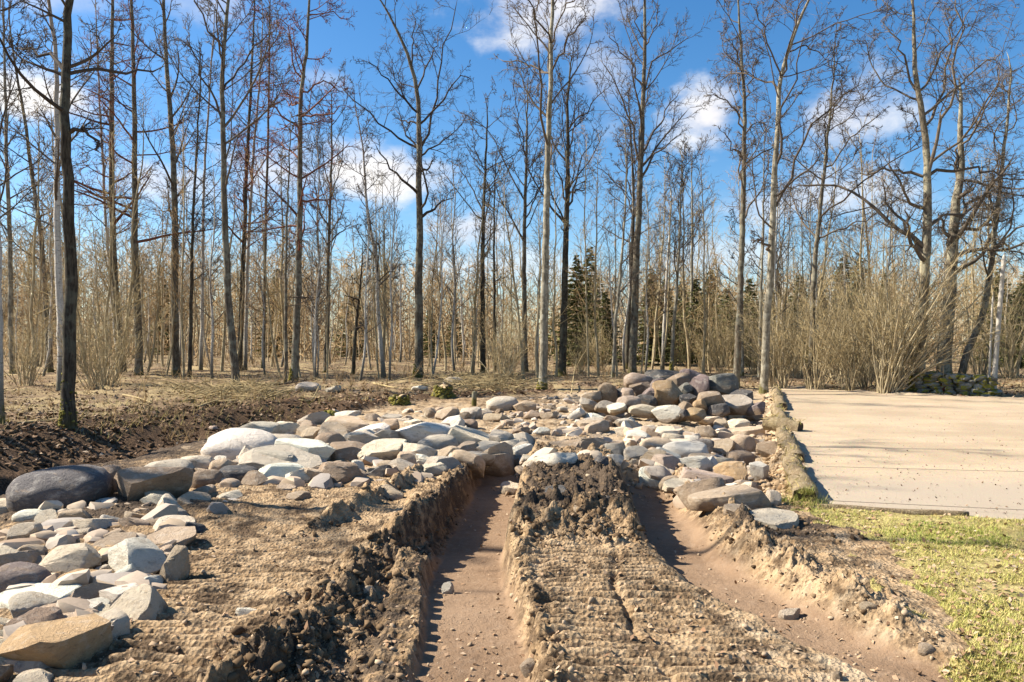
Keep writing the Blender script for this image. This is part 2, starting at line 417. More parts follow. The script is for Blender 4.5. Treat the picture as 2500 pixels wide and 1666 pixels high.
def bark_material(name, c1, c2, lichen=(.30, .31, .26), lw=.5, moss=True, birch=False):
    m, t, b = material(name, .95, .1)
    co = t.add('ShaderNodeTexCoord').outputs['Object']; oi = t.add('ShaderNodeObjectInfo')
    off = t.vm('ADD', co, t.vm('MULTIPLY', oi.outputs['Location'], (1.3, 1.7, .9)))
    fur = t.noise(t.map(off, (1, 1, .16)), 26, 5, .7); n = t.noise(off, 5, 5, .65); n3 = t.noise(off, 1.3, 3, .6)
    c = t.mix(t.sm(fur, .35, .65), c1, c2)
    c = t.mix(t.m('MULTIPLY', t.sm(t.m('ADD', n, t.m('MULTIPLY', t.m('SUBTRACT', n3, .5), .7)), .45, .62), lw), c, lichen)
    z = t.add('ShaderNodeSeparateXYZ'); t.put(z.inputs[0], co)
    if birch:
        band = t.noise(t.map(off, (1, 1, 5)), 5, 4, .7)
        c = t.mix(t.sm(band, .56, .64, 0, .85), c, (.055, .045, .04))
        c = t.mix(t.sm(z.outputs[2], .3, 1.8, .8, 0), c, (.10, .085, .06))
        c = t.mix(t.sm(z.outputs[2], 7, 13, 0, .55), c, (.20, .13, .09))
    if moss:
        mk = t.sm(t.m('ADD', z.outputs[2], t.m('MULTIPLY', t.m('SUBTRACT', n, .5), 1.6)), .0, .42, .8, 0)
        side = t.m('ADD', .45, t.m('MULTIPLY', t.sm(oi.outputs['Random'], .25, .8), .55))
        c = t.mix(t.m('MULTIPLY', mk, side), c, t.mix(fur, (.055, .052, .014), (.18, .155, .035)))
    t.put(b.inputs['Base Color'], c); bump(t, b, t.m('ADD', fur, t.m('MULTIPLY', n, .5)), 1.0, .03)
    return m

def twig_material(name, c1, c2):
    m, t, b = material(name, .9, .1)
    g = t.add('ShaderNodeNewGeometry')
    co = t.add('ShaderNodeTexCoord').outputs['Object']
    t.put(b.inputs['Base Color'], t.mix(t.m('ADD', t.m('MULTIPLY', g.outputs['Random Per Island'], .6), t.m('MULTIPLY', t.noise(co, 1.2, 3), .4)), c1, c2))
    return m

def island_material(name, cols, rough=.9, spec=.1, trans=0):
    m, t, b = material(name, rough, spec)
    g = t.add('ShaderNodeNewGeometry'); rp = t.add('ShaderNodeValToRGB'); rp.color_ramp.interpolation = 'LINEAR'
    e = rp.color_ramp.elements
    while len(e) < len(cols): e.new(.5)
    for i, c in enumerate(cols): e[i].position = i/(len(cols)-1); e[i].color = tuple(c)+(1,)
    t.put(rp.inputs[0], g.outputs['Random Per Island'])
    co = t.add('ShaderNodeTexCoord').outputs['Object']
    t.put(b.inputs['Base Color'], t.mix(.5, rp.outputs[0], t.mix(t.noise(co, 45, 3, .7), (.45, .45, .45), (1.4, 1.4, 1.4)), 'MULTIPLY'))
    return m

M = {}
M['soil'] = soil_material(); M['floor'] = floor_material(); M['gravel'] = gravel_material(); M['lawn'] = lawn_material()
M['rock'] = rock_material(); M['mossrock'] = moss_rock_material()
M['bark'] = bark_material('grey_brown_bark', (.060, .048, .036), (.175, .145, .105), (.27, .265, .20), .55)
M['bark_dark'] = bark_material('dark_alder_bark', (.030, .025, .019), (.095, .078, .058), (.16, .165, .12), .35)
M['bark_pale'] = bark_material('pale_lichened_bark', (.11, .095, .068), (.28, .245, .18), (.40, .37, .285), .7)
M['birch'] = bark_material('birch_bark', (.42, .385, .33), (.62, .575, .50), (.34, .32, .26), .4, True, True)
M['sapling_bark'] = bark_material('sapling_bark', (.22, .17, .095), (.46, .375, .235), (.50, .43, .28), .5, False)
M['oakbark'] = bark_material('oak_bark', (.070, .058, .042), (.215, .18, .13), (.36, .33, .23), .7)
M['twig'] = twig_material('grey_brown_twig', (.055, .044, .036), (.165, .130, .098))
M['twig_dark'] = twig_material('dark_twig', (.035, .028, .024), (.105, .082, .064))
M['twig_red'] = twig_material('reddish_twig', (.085, .038, .028), (.24, .105, .070))
M['twig_pale'] = twig_material('pale_twig', (.19, .14, .070), (.46, .36, .19))
M['twig_oak'] = twig_material('oak_twig', (.052, .043, .035), (.19, .15, .11))
M['wood_far'] = twig_material('far_wood', (.18, .112, .052), (.44, .305, .155))
M['far_stem'] = twig_material('far_stem', (.30, .235, .14), (.62, .53, .38))
M['needle'] = twig_material('spruce_needle', (.055, .062, .022), (.17, .165, .06))

# ------------------------------------------------------------------ the ground: one sheet of land to the horizon, cut along its four surfaces
def ground():
    ys = [-300, -80, -25, -8, -3, -1, 0, 1, 1.8, 2.5, 3.0, 3.3]
    y = 3.6
    while y < 1200:
        ys.append(y); y += y*(.0032 if y < 6.6 else .0048 if y < 13 else .0105 if y < 32 else .06)
    ys = np.array(ys); NC = 780
    s = np.linspace(-1, 1, NC); outer = np.array([.6, 1.6, 3.5, 7, 14, 30, 70, 200, 700])
    wv = .70*np.maximum(ys, 1.5)+.8
    Xc = wv[:, None]*s[None, :]
    X = np.concatenate([-wv[:, None]-outer[::-1][None], Xc, wv[:, None]+outer[None]], axis=1)
    Y = np.repeat(ys[:, None], X.shape[1], axis=1)
    Z = H(X, Y)
    nr, nc = X.shape
    V = np.stack([X, Y, Z], axis=2).reshape(-1, 3)
    x, y = V[:, 0], V[:, 1]
    # what the soil is made of: dark humus, the smooth clay of the ruts, dry sand
    xl, xr, cr = rut_left(y), rut_right(y), crest_left(y)
    n = fbm(x, y, .8, 4, 120); work = 1-ss(11.5, 13, y)
    rut = np.clip((1-ss(.26, .36, np.abs(x-xl)))*(1-ss(11, 12, y))+(1-ss(.25, .40, np.abs(x-xr)))*(1-ss(10.5, 11.3, y)), 0, 1)
    mid = ss(.30, .5, x-xl)*ss(.3, .45, xr-x)
    hum = mid*ss(6.6, 7.6, y)*(1-ss(9.6, 10.8, y))*.75+np.exp(-((x-cr+.02)/.22)**2)*.62*work
    hum = hum+ss(.1, .3, x-cr)*ss(.28, .4, xl-x)*.55*work
    hum = hum+np.exp(-(((x-2.45)/.45)**2+((y-7.3)/.55)**2))*.8+np.exp(-(((x-3.25)/.5)**2+((y-7.35)/.22)**2))*.9+np.exp(-(((x-3.5)/.4)**2+((y-6.75)/.2)**2))*.7
    hum = hum+np.exp(-((y-7.9-.25*n)/.35)**2)*ss(.6, 1.6, cr-x)*.40
    hum = hum+np.exp(-(((x+4.3)/1.0)**2+((y-7.6)/1.7)**2))*.62+np.exp(-(((x+3.0)/.45)**2+((y-5.6)/1.6)**2))*.5
    dd = poly_dist(x, y, DITCH)
    hum = hum+.42*np.exp(-((y-y_wood(x)-3)/5)**2)*(x < 3)*(y > y_wood(x))
    hum = hum+1.0*np.exp(-((dd-.6)/2.0)**2)*(x < -4)*ss(7.5, 9.5, y)+.5*np.exp(-((y-y_wood(x)-.5)/1.8)**2)*(x < 1.5)*(x > -12)
    sand = np.clip(ss(1.0, 2.2, x)*.50+ss(11.6, 13.5, y)*.62+mid*(1-ss(5.8, 6.8, y))*.45+.14*ss(.6, 1.6, cr-x), 0, 1)*(1-np.clip(hum, 0, 1)*.6)+.3*n
    col = np.stack([np.clip(hum+.25*n, 0, 1.2), rut, np.clip(sand, 0, 1), np.ones_like(x)], axis=1).astype(np.float32)
    i = (np.arange(nr-1)[:, None]*nc+np.arange(nc-1)[None, :])
    Q = np.stack([i, i+1, i+nc+1, i+nc], axis=2).reshape(-1, 4)
    reg = region(V[Q, 0].mean(1), V[Q, 1].mean(1))
    for k, (nm, mt) in enumerate((('ground', 'soil'), ('forest_floor', 'floor'), ('gravel_yard', 'gravel'), ('lawn', 'lawn'))):
        q = Q[reg == k]; used = np.unique(q); rm = np.zeros(len(V), dtype=np.int64); rm[used] = np.arange(len(used))
        me = mesh(nm, V[used], [rm[q]], M[mt])
        a = me.attributes.new('soil', 'FLOAT_COLOR', 'POINT'); a.data.foreach_set('color', col[used].ravel())
        tag(link(nm, me), kind='structure')
ground()

# ------------------------------------------------------------------ trees
def ico(sub):
    t = (1+5**.5)/2
    V = np.array([(-1, t, 0), (1, t, 0), (-1, -t, 0), (1, -t, 0), (0, -1, t), (0, 1, t), (0, -1, -t), (0, 1, -t), (t, 0, -1), (t, 0, 1), (-t, 0, -1), (-t, 0, 1)], float)
    Fc = np.array([(0, 11, 5), (0, 5, 1), (0, 1, 7), (0, 7, 10), (0, 10, 11), (1, 5, 9), (5, 11, 4), (11, 10, 2), (10, 7, 6), (7, 1, 8), (3, 9, 4), (3, 4, 2), (3, 2, 6), (3, 6, 8), (3, 8, 9), (4, 9, 5), (2, 4, 11), (6, 2, 10), (8, 6, 7), (9, 8, 1)])
    V /= np.linalg.norm(V, axis=1, keepdims=True)
    for _ in range(sub):
        V = list(map(tuple, V)); mid = {}; nf = []
        def mp(a, b):
            k = (min(a, b), max(a, b))
            if k not in mid:
                p = np.array(V[a])+np.array(V[b]); mid[k] = len(V); V.append(tuple(p/np.linalg.norm(p)))
            return mid[k]
        for a, b, c in Fc:
            ab, bc, ca = mp(a, b), mp(b, c), mp(c, a); nf += [(a, ab, ca), (b, bc, ab), (c, ca, bc), (ab, bc, ca)]
        V = np.array(V); Fc = np.array(nf)
    return V, Fc

def resample(P, K):
    P = np.asarray(P, float); L = np.concatenate([[0], np.cumsum(np.linalg.norm(np.diff(P, axis=0), axis=1))])
    if len(P) > 2:   # round the corners of a hand-set path
        t = np.linspace(0, L[-1], 60); Q = np.stack([np.interp(t, L, P[:, i]) for i in range(3)], axis=1)
        for _ in range(4): Q[1:-1] = .25*Q[:-2]+.5*Q[1:-1]+.25*Q[2:]
        P = Q; L = np.concatenate([[0], np.cumsum(np.linalg.norm(np.diff(P, axis=0), axis=1))])
    t = np.linspace(0, L[-1], K)
    return np.stack([np.interp(t, L, P[:, i]) for i in range(3)], axis=1)

def grow(P, Rd, n, t0, t1, ang, lenf, K, wob, trop, g, rf=.5, rmin=.006, taper=.5, flat=0, lens=None):
    """n side shoots on each of the polylines P, returned the same way"""
    N, KP, _ = P.shape
    plen = np.linalg.norm(np.diff(P, axis=1), axis=2).sum(1) if lens is None else lens
    t = t0+(t1-t0)*(np.arange(n)[None, :]+g.random((N, n)))/n
    f = t*(KP-1); i = np.clip(f.astype(int), 0, KP-2); fr = (f-i)[..., None]
    r_ = np.arange(N)[:, None]
    pos = P[r_, i]*(1-fr)+P[r_, i+1]*fr
    rp = Rd[r_, i]*(1-fr[..., 0])+Rd[r_, i+1]*fr[..., 0]
    tan = P[r_, i+1]-P[r_, i]; tan /= np.linalg.norm(tan, axis=2, keepdims=True)+1e-9
    ref = g.normal(size=(N, n, 3)); ref[..., 2] *= (1-flat)
    side = ref-(ref*tan).sum(2, keepdims=True)*tan; side /= np.linalg.norm(side, axis=2, keepdims=True)+1e-9
    a = np.radians(ang)*(.65+.7*g.random((N, n, 1)))
    d = tan*np.cos(a)+side*np.sin(a)
    L = plen[:, None]*lenf*(1-taper*t)*(.55+.9*g.random((N, n)))
    rad = np.maximum(np.minimum(rp*rf*(.7+.6*g.random((N, n))), rp*.9), rmin)
    pos = pos.reshape(-1, 3); d = d.reshape(-1, 3); L = L.ravel(); rad = rad.ravel()
    out = [pos]; st = (L/(K-1))[:, None]
    for _ in range(K-1):
        d = d+g.normal(size=d.shape)*wob+np.array([0, 0, trop])
        d /= np.linalg.norm(d, axis=1, keepdims=True)+1e-9
        out.append(out[-1]+d*st)
    Pn = np.stack(out, axis=1)
    Rn = rad[:, None]*np.linspace(1, .3, K)[None, :]
    return Pn, Rn

STY = {  # limbs on the trunk, then three generations of branches: (n, t0, t1, angle, length, points, wobble, lift)
 'oak':   dict(l1=(13, .36, .97, 55, .30, 10, .20, .10), l2=(7, .25, 1, 52, .42, 5, .24, .06), l3=(6, .2, 1, 50, .46, 3, .26, .05), l4=(8, .12, 1, 45, .66, 2, .25, .02)),
 'ash':   dict(l1=(17, .40, .97, 44, .27, 10, .10, .13), l2=(7, .25, 1, 44, .40, 5, .14, .10), l3=(6, .2, 1, 44, .46, 3, .16, .08), l4=(7, .12, 1, 40, .62, 2, .16, .05)),
 'alder': dict(l1=(30, .28, .98, 66, .15, 8, .10, .05), l2=(6, .2, 1, 48, .42, 5, .14, .05), l3=(6, .2, 1, 46, .50, 3, .18, .03), l4=(6, .2, 1, 42, .65, 2, .1, .0)),
 'birch': dict(l1=(26, .30, .98, 52, .15, 8, .08, .06), l2=(6, .2, 1, 42, .44, 5, .11, .02), l3=(5, .2, 1, 40, .55, 3, .14, -.03), l4=(6, .2, 1, 36, .7, 2, .1, .0)),
 'spread': dict(l1=(12, .28, .97, 62, .42, 11, .22, .06), l2=(8, .2, 1, 55, .42, 5, .26, .05), l3=(7, .2, 1, 52, .45, 3, .28, .04), l4=(9, .12, 1, 46, .66, 2, .26, .02)),
}
def crown_mesh(name, T, Tr, sty, g, limbs=(), mat=None, twr=1.0, dens=1.0, epi=0, epi_range=(.1, .6), tmin=None):
    """every limb, branch and twig of one tree as one mesh; T, Tr the trunk's path and radii"""
    s = STY[sty]; mb = MB(); P0 = T[None]; R0 = Tr[None]; n, t0, t1, an, ln, K, wb, tr = s['l1']; t0 = tmin or t0
    P1, R1 = grow(P0, R0, max(4, int(n*dens)), t0, t1, an, ln, K, wb, tr, g, .42, .018*twr, .55)
    if len(limbs):
        Pe = np.stack([resample(l, K) for l, r in limbs]); Pe[:, 1:] += g.normal(size=Pe[:, 1:].shape)*.06
        Re = np.stack([np.linspace(r, max(.016, r*.18), K) for l, r in limbs])
        P1 = np.concatenate([Pe, P1]); R1 = np.concatenate([Re, R1])
    mb.tubes(P1, R1, 6)
    n, t0, t1, an, ln, K, wb, tr = s['l2']; P2, R2 = grow(P1, R1, n, t0, t1, an, ln, K, wb, tr, g, .5, .012*twr)
    mb.tubes(P2, R2, 3)
    if epi:
        Pe, Re = grow(P0, R0, epi, epi_range[0], epi_range[1], 60, .05, 4, .15, .1, g, .08, .008*twr, 0); mb.tubes(Pe, Re, 3)
        Pf, Rf = grow(Pe, Re, 5, .2, 1, 45, .5, 2, .1, .05, g, .6, .006*twr); mb.tubes(Pf, Rf, 3)
    n, t0, t1, an, ln, K, wb, tr = s['l3']; P3, R3 = grow(P2, R2, n, t0, t1, an, ln, K, wb, tr, g, .6, .0085*twr)
    mb.tubes(P3, R3, 3)
    n, t0, t1, an, ln, K, wb, tr = s['l4']; P4, R4 = grow(P3, R3, n, t0, t1, an, ln, 2 if K < 3 else 3, wb, tr, g, .7, .0062*twr)
    mb.tubes(P4, R4, 3)
    return mb.mesh(name, mat)

def trunk_mesh(name, T, Tr, g, mat, S=12):
    K = len(T); mb = MB()
    P = T+0; P[1:-1, :2] += g.normal(size=(K-2, 2))*.012
    mb.tubes(P[None], Tr[None], S)
    # root flare: three or four buttresses that run into the ground
    V = mb.V[0]; z = V[:, 2]-T[0, 2]; ang = np.arctan2(V[:, 1]-T[0, 1], V[:, 0]-T[0, 0])
    ph = g.random()*6.28
    f = 1+(.55+.35*np.cos(ang*4+ph))*np.exp(-np.maximum(z+.15, 0)/.22)
    k = np.minimum(len(V)-1, len(V)); low = z < 1.5
    V[low, 0] = T[0, 0]+(V[low, 0]-T[0, 0])*f[low]; V[low, 1] = T[0, 1]+(V[low, 1]-T[0, 1])*f[low]
    return mb.mesh(name, mat)

def path3(pts, d, u0, z0, g, bow=.0):
    """picture points (u, v) of a stem standing d metres away -> path relative to its foot"""
    u = np.array([p[0] for p in pts], float); v = np.array([p[1] for p in pts], float)
    x = (u-u0)/F*d; z = EYE+(HZ-v)/F*d-z0
    y = np.cumsum(np.concatenate([[0], g.normal(size=len(pts)-1)*bow]))
    return np.stack([x, y, z], axis=1)

M['moss'] = island_material('moss', [(.08, .075, .018), (.21, .18, .035), (.14, .12, .028), (.28, .235, .065)])
def tuft_mesh(p, s, g, mat):
    n = len(p); V0, F0 = ico(0); V = p[:, None, :]+V0[None]*(s*(.5+.7*g.random((n, 1, 1))))*np.array([1, 1, .8])*(1+.35*g.normal(size=(n, 12, 1))*.5)
    return mesh('moss', V.reshape(-1, 3), [(F0[None]+12*np.arange(n)[:, None, None]).reshape(-1, 3)], mat)

TREE_GROUP = 'tall bare trees at the edge of the wood'
def make_tree(name, label, pts, wpx, sty, bark='bark', twig='twig', limbs=(), ext=4.0, twr=1.25, dens=1.0, epi=0, epi_range=(.1, .6), d=None, tip=.12, seed=0, rscale=1.0, moss=0, tmin=None):
    g = np.random.default_rng(seed*77+abs(int(pts[0][0]))+1000)
    b = G(*pts[0])
    if d is not None: b = Vector(((pts[0][0]-CX)/F*d, d, 0)); b.z = h1(b.x, d)
    D = b.y; r0 = wpx*D/F/2*rscale
    T = path3([(pts[0][0], pts[0][1])]+list(pts[1:]), D, pts[0][0], b.z, g, .10); T[0] = (0, 0, -.15)
    if ext:
        dr = T[-1]-T[-2]; dr = dr/np.linalg.norm(dr); dr = dr*.6+np.array([0, 0, .4]); T = np.concatenate([T, [T[-1]+dr*ext*.5, T[-1]+dr*ext*.5+np.array([g.normal()*.3, g.normal()*.3, ext*.5])]])
    T = resample(T, 36); tt = np.linspace(0, 1, 36)
    Tr = r0*((1-tt)**.75*(1-tip)+tip*(1-tt)**.3)*.96+.004
    root = tag(link(name, None, loc=b), label, 'tree', TREE_GROUP)
    tk = link('trunk', trunk_mesh('trunk', T, Tr, g, M[bark]), root)
    if moss:      # cushion of moss on the sunny side of the foot
        n = int(220*moss); a = math.pi+g.normal(size=n)*.9; z = np.abs(g.normal(size=n))*.30*moss; q = Tr[0]*(1.0+.45*np.exp(-z/.22)); p = np.stack([np.cos(a)*q+np.interp(z, T[:, 2], T[:, 0]), np.sin(a)*q, z], axis=1)
        link('moss', tuft_mesh(p, .035, g, M['moss']), tk)
    L = []
    for l in limbs:
        q = path3(l, D, pts[0][0], b.z, g, .0); n = len(q)
        q[:, 1] = np.interp(q[0, 2], T[:, 2], T[:, 1])+np.linspace(0, 1, n)*g.normal()*1.6
        k = int(np.argmin(np.abs(T[:, 2]-q[0, 2]))); q[0] = T[k]
        L.append((q, max(.03, Tr[k]*.52)))
    link('crown', crown_mesh('crown', T, Tr, sty, g, L, M[twig], twr, dens, epi, epi_range, tmin), root)
    return root

make_tree('alder_tree', 'thick near-black alder trunk with yellow moss at its foot, nearest tree on the dark bank',
  [(168, 1047), (172, 900), (182, 640), (184, 500), (178, 300), (164, 150), (160, 0)], 32, 'alder', 'bark_dark', 'twig_dark', [[(180, 330), (230, 330), (275, 385)], [(170, 180), (120, 130), (40, 95), (-30, 80)], [(172, 200), (220, 130), (270, 60)]], ext=6, dens=.55, twr=1.0, moss=1.6, tmin=.42)
make_tree('birch_tree', 'white-flecked birch forking high up, just behind the near-black alder trunk',
  [(148, 955), (142, 800), (134, 640), (126, 500), (122, 300), (118, 107), (95, -30)], 19, 'birch', 'birch', 'twig', [[(122, 300), (104, 200), (100, 90), (88, -20)]], ext=4, twr=1.15)
make_tree('birch_tree', 'slim grey birch at the very left edge of the wood',
  [(32, 912), (26, 800), (20, 600), (16, 400), (12, 250), (2, 0)], 13, 'birch', 'bark_pale', 'twig', ext=3)
make_tree('alder_tree', 'tree leaning left with bowed stem, between the left edge and the forked birch',
  [(124, 908), (112, 720), (98, 560), (76, 428), (54, 268), (34, 178), (20, 60)], 14, 'alder', 'bark', 'twig', ext=2, dens=.8)
make_tree('birch_tree', 'pale trunk cut by the left edge of the picture, on the dark bank',
  [(4, 1045), (2, 960), (0, 860), (-8, 500), (-14, 200), (-16, 0)], 15, 'birch', 'birch', 'twig', ext=4, dens=.7, twr=.9)
make_tree('alder_tree', 'stout alder hung with rusty brown shoots, left of the straight pair',
  [(300, 910), (292, 820), (280, 640), (276, 500), (279, 250), (282, 0)], 19, 'alder', 'bark', 'twig_red', ext=5, epi=70, epi_range=(.25, .62), dens=.9)
make_tree('birch_tree', 'slim white birch leaning close to the alder with rusty shoots',
  [(292, 905), (270, 720), (262, 600), (254, 400), (244, 250), (238, 60)], 9, 'birch', 'birch', 'twig', ext=3, dens=.8)
make_tree('alder_tree', 'straight dark alder with a rusty collar of shoots, lit on its left side',
  [(339, 916), (334, 760), (325, 600), (323, 420), (323, 250), (321, 100), (318, 0)], 19, 'alder', 'bark', 'twig_red', ext=5, epi=50, epi_range=(.25, .6), dens=.85)
make_tree('alder_tree', 'straight smooth grey alder standing alone before open blue sky on the left',
  [(430, 915), (426, 760), (423, 560), (418, 340), (404, 180), (398, 0)], 20, 'birch', 'bark', 'twig', ext=5, dens=.9)
make_tree('alder_tree', 'thin dark stem curving up to the right, beside the lone grey alder',
  [(462, 921), (466, 780), (472, 640), (482, 500), (488, 357), (492, 200)], 10, 'alder', 'bark_dark', 'twig_dark', ext=2, dens=.7)
make_tree('birch_tree', 'thin pale birch between the curving dark stem and the oak with bent foot',
  [(490, 905), (492, 720), (496, 500), (502, 357), (514, 178), (522, 40)], 9, 'birch', 'birch', 'twig', ext=2, dens=.8)
make_tree('oak_tree', 'tall tree with bent foot forking high up, right of the thin pale birch',
  [(580, 955), (570, 880), (553, 720), (546, 500), (545, 321), (543, 178), (552, 36), (556, -40)], 20, 'ash', 'bark', 'twig', [[(543, 125), (525, 80), (508, 0), (498, -60)], [(546, 300), (530, 240), (500, 180), (470, 90)], [(545, 230), (570, 160), (600, 90), (640, 30)]], ext=3, twr=1.15)
make_tree('alder_tree', 'dark alder with reddish twigs, first of the close group behind the bent-footed tree',
  [(584, 908), (590, 760), (598, 560), (603, 400), (608, 250), (616, 60)], 13, 'alder', 'bark_dark', 'twig_red', ext=4, dens=1.0)
make_tree('birch_tree', 'white-barked birch in the close group behind the bent-footed tree',
  [(598, 906), (601, 760), (607, 600), (614, 480), (622, 360), (632, 220), (640, 80)], 10, 'birch', 'birch', 'twig_red', ext=3)
make_tree('alder_tree', 'slim reddish-crowned alder rising between the close group and the mossy-footed fork',
  [(642, 900), (645, 700), (650, 500), (655, 300), (660, 120), (662, 0)], 9, 'alder', 'bark', 'twig_red', ext=4, dens=1.1)
make_tree('alder_tree', 'moss-footed alder forking into a lyre of red twigs against the sky',
  [(718, 933), (720, 860), (723, 714), (728, 536), (730, 286), (732, 190), (745, 140), (750, 36), (756, -40)], 20, 'alder', 'bark', 'twig_red',
  [[(732, 192), (714, 143), (704, 71), (680, 40), (650, 30)], [(731, 290), (790, 292), (860, 284)], [(730, 250), (690, 230), (655, 200)], [(732, 205), (790, 190), (830, 215)], [(750, 30), (800, 15), (850, 22)], [(730, 300), (690, 280), (655, 240)]], ext=2, dens=.9, moss=1.0)
make_tree('alder_tree', 'thin grey stem standing hard against the moss-footed red alder',
  [(698, 937), (699, 800), (700, 650), (706, 480), (712, 320)], 9, 'alder', 'bark', 'twig', ext=1, dens=.6)
make_tree('oak_tree', 'slender tree branching in a V before the white cloud, left of the curved birch',
  [(794, 912), (800, 760), (804, 620), (806, 540), (811, 400), (811, 250)], 12, 'ash', 'bark', 'twig', [[(805, 565), (780, 510), (768, 420), (762, 350)], [(807, 500), (840, 420), (858, 330)], [(805, 600), (850, 575), (885, 560)]], ext=1)
make_tree('dead_tree', 'short dark leaning snag with a broken top among the pale stems',
  [(861, 915), (868, 820), (876, 740), (886, 640), (887, 592)], 10, 'alder', 'bark_dark', 'twig_dark', ext=0, dens=.3)
make_tree('birch_tree', 'crooked white birch bending left, beside the great forked oak',
  [(938, 922), (930, 850), (920, 740), (921, 680), (914, 607), (902, 565), (893, 500), (884, 357), (874, 305)], 12, 'birch', 'birch', 'twig', ext=1.5, dens=.8)
make_tree('oak_tree', 'great forked oak in the middle, one long limb reaching left, yellow moss at foot',
  [(1022, 924), (1021, 820), (1021, 714), (1023, 540), (1021, 464), (1022, 364), (1018, 214), (1006, 160), (980, 92), (950, 40)], 23, 'oak', 'bark', 'twig_dark',
  [[(1024, 370), (1034, 350), (1050, 303), (1064, 232), (1071, 178), (1086, 107), (1107, 18), (1115, -30)], [(1020, 370), (1005, 350), (968, 332), (932, 300), (886, 261), (850, 225), (814, 186)],
   [(1019, 280), (975, 232), (939, 186), (886, 154)], [(1020, 310), (990, 285), (955, 275)], [(1055, 290), (1075, 245), (1093, 214), (1128, 178), (1160, 205)], [(1018, 210), (1032, 150), (1050, 90), (1060, 20)], [(1023, 420), (1045, 405), (1055, 380)],
   [(1021, 470), (980, 440), (945, 400), (930, 372)], [(1022, 530), (1070, 500), (1110, 480)], [(1010, 170), (1000, 120), (1010, 60), (1000, 0)]], ext=1.5, dens=.55, twr=1.3, moss=1.0)
make_tree('oak_tree', 'slim dark tree with down-swept left limb, first right of the great forked oak',
  [(1180, 912), (1178, 780), (1178, 640), (1180, 520), (1184, 420), (1187, 340), (1190, 265)], 14, 'oak', 'bark_dark', 'twig', [[(1179, 515), (1150, 446), (1118, 395), (1085, 365)], [(1182, 480), (1205, 440), (1222, 400), (1226, 360)], [(1185, 420), (1165, 370), (1150, 320)]], ext=1, dens=.8)
make_tree('alder_tree', 'thin straight stem right behind the slim dark tree with down-swept limb',
  [(1208, 908), (1207, 760), (1206, 600), (1207, 480), (1210, 380)], 8, 'alder', 'bark_dark', 'twig', ext=1, dens=.6)
make_tree('oak_tree', 'broad tree with upswept left limb, standing behind the hazel clump',
  [(1283, 910), (1280, 800), (1280, 680), (1281, 520), (1285, 400), (1287, 250)], 14, 'ash', 'bark', 'twig', [[(1280, 500), (1262, 450), (1235, 395), (1205, 335), (1175, 290), (1130, 265), (1095, 245)], [(1283, 560), (1310, 480), (1322, 400)], [(1285, 380), (1265, 300), (1250, 230)]], ext=1.5)
make_tree('oak_tree', 'tall pale straight tree with dark mossy root flare, beyond the rut heads',
  [(1325, 950), (1327, 875), (1330, 714), (1334, 520), (1338, 340), (1345, 214), (1347, 100), (1350, -10)], 21, 'ash', 'bark_pale', 'twig',
  [[(1345, 185), (1320, 155), (1286, 129), (1250, 108), (1215, 92)], [(1346, 175), (1379, 114), (1432, 82)], [(1346, 105), (1310, 60), (1270, 30), (1245, 0)], [(1347, 90), (1375, 40), (1410, 10)], [(1338, 360), (1322, 280), (1305, 170), (1293, 100)]], ext=4, dens=.75, twr=1.15, moss=0.5)
make_tree('oak_tree', 'black-trunked tree forking below its bushy crown, beside the tall pale one',
  [(1373, 917), (1376, 800), (1379, 680), (1383, 540), (1386, 470), (1386, 357), (1384, 250), (1390, 190)], 20, 'ash', 'bark_dark', 'twig_dark', [[(1386, 505), (1404, 446), (1421, 386), (1450, 330)], [(1385, 500), (1370, 430), (1350, 370)], [(1387, 400), (1400, 300), (1415, 215)], [(1386, 480), (1410, 462), (1440, 455)], [(1386, 330), (1430, 280), (1475, 240)]], ext=1.5)
make_tree('birch_tree', 'thin birch with dark foot, left of the tallest tree behind the boulder heap',
  [(1496, 925), (1503, 786), (1516, 660), (1525, 536), (1530, 430), (1526, 340)], 9, 'birch', 'bark_pale', 'twig', ext=1, dens=.7)
make_tree('oak_tree', 'rear twin of the tallest tree, its limbs sweeping out to the left',
  [(1530, 903), (1534, 800), (1540, 714), (1546, 571), (1548, 450), (1540, 330), (1535, 250)], 13, 'oak', 'bark_dark', 'twig', [[(1546, 520), (1520, 460), (1480, 420), (1440, 395)], [(1547, 480), (1525, 400), (1510, 330)]], ext=1)
make_tree('oak_tree', 'tallest straight tree with ascending limbs, standing right behind the boulder heap',
  [(1543, 917), (1548, 780), (1556, 620), (1564, 490), (1569, 357), (1573, 250), (1577, 143), (1577, 0)], 20, 'ash', 'bark', 'twig',
  [[(1568, 400), (1545, 300), (1520, 230), (1490, 180), (1460, 130)], [(1570, 360), (1610, 300), (1650, 240), (1690, 170)], [(1573, 230), (1590, 160), (1620, 110), (1680, 70), (1720, 40)], [(1574, 200), (1540, 150), (1500, 115), (1475, 95)], [(1566, 430), (1600, 380), (1640, 335), (1670, 320)], [(1576, 120), (1600, 60), (1620, 0)], [(1576, 110), (1555, 60), (1535, 20)]], ext=4, dens=.8)
make_tree('birch_tree', 'white-stemmed young birch behind the boulder heap, left of the mossy-footed one',
  [(1617, 909), (1623, 786), (1628, 696), (1634, 600), (1640, 500)], 9, 'birch', 'birch', 'twig', ext=1, dens=.7)
make_tree('birch_tree', 'pale stem with bright moss at its foot, rising just behind the boulder heap',
  [(1640, 913), (1644, 820), (1650, 740), (1658, 607), (1662, 500), (1665, 420)], 10, 'ash', 'bark_pale', 'twig', ext=1, dens=.9, moss=1.0)
make_tree('birch_tree', 'round-crowned pale tree further back, in the gap beyond the boulder heap',
  [(1686, 888), (1687, 760), (1689, 640), (1691, 520), (1690, 400)], 10, 'ash', 'bark_pale', 'twig', ext=1)
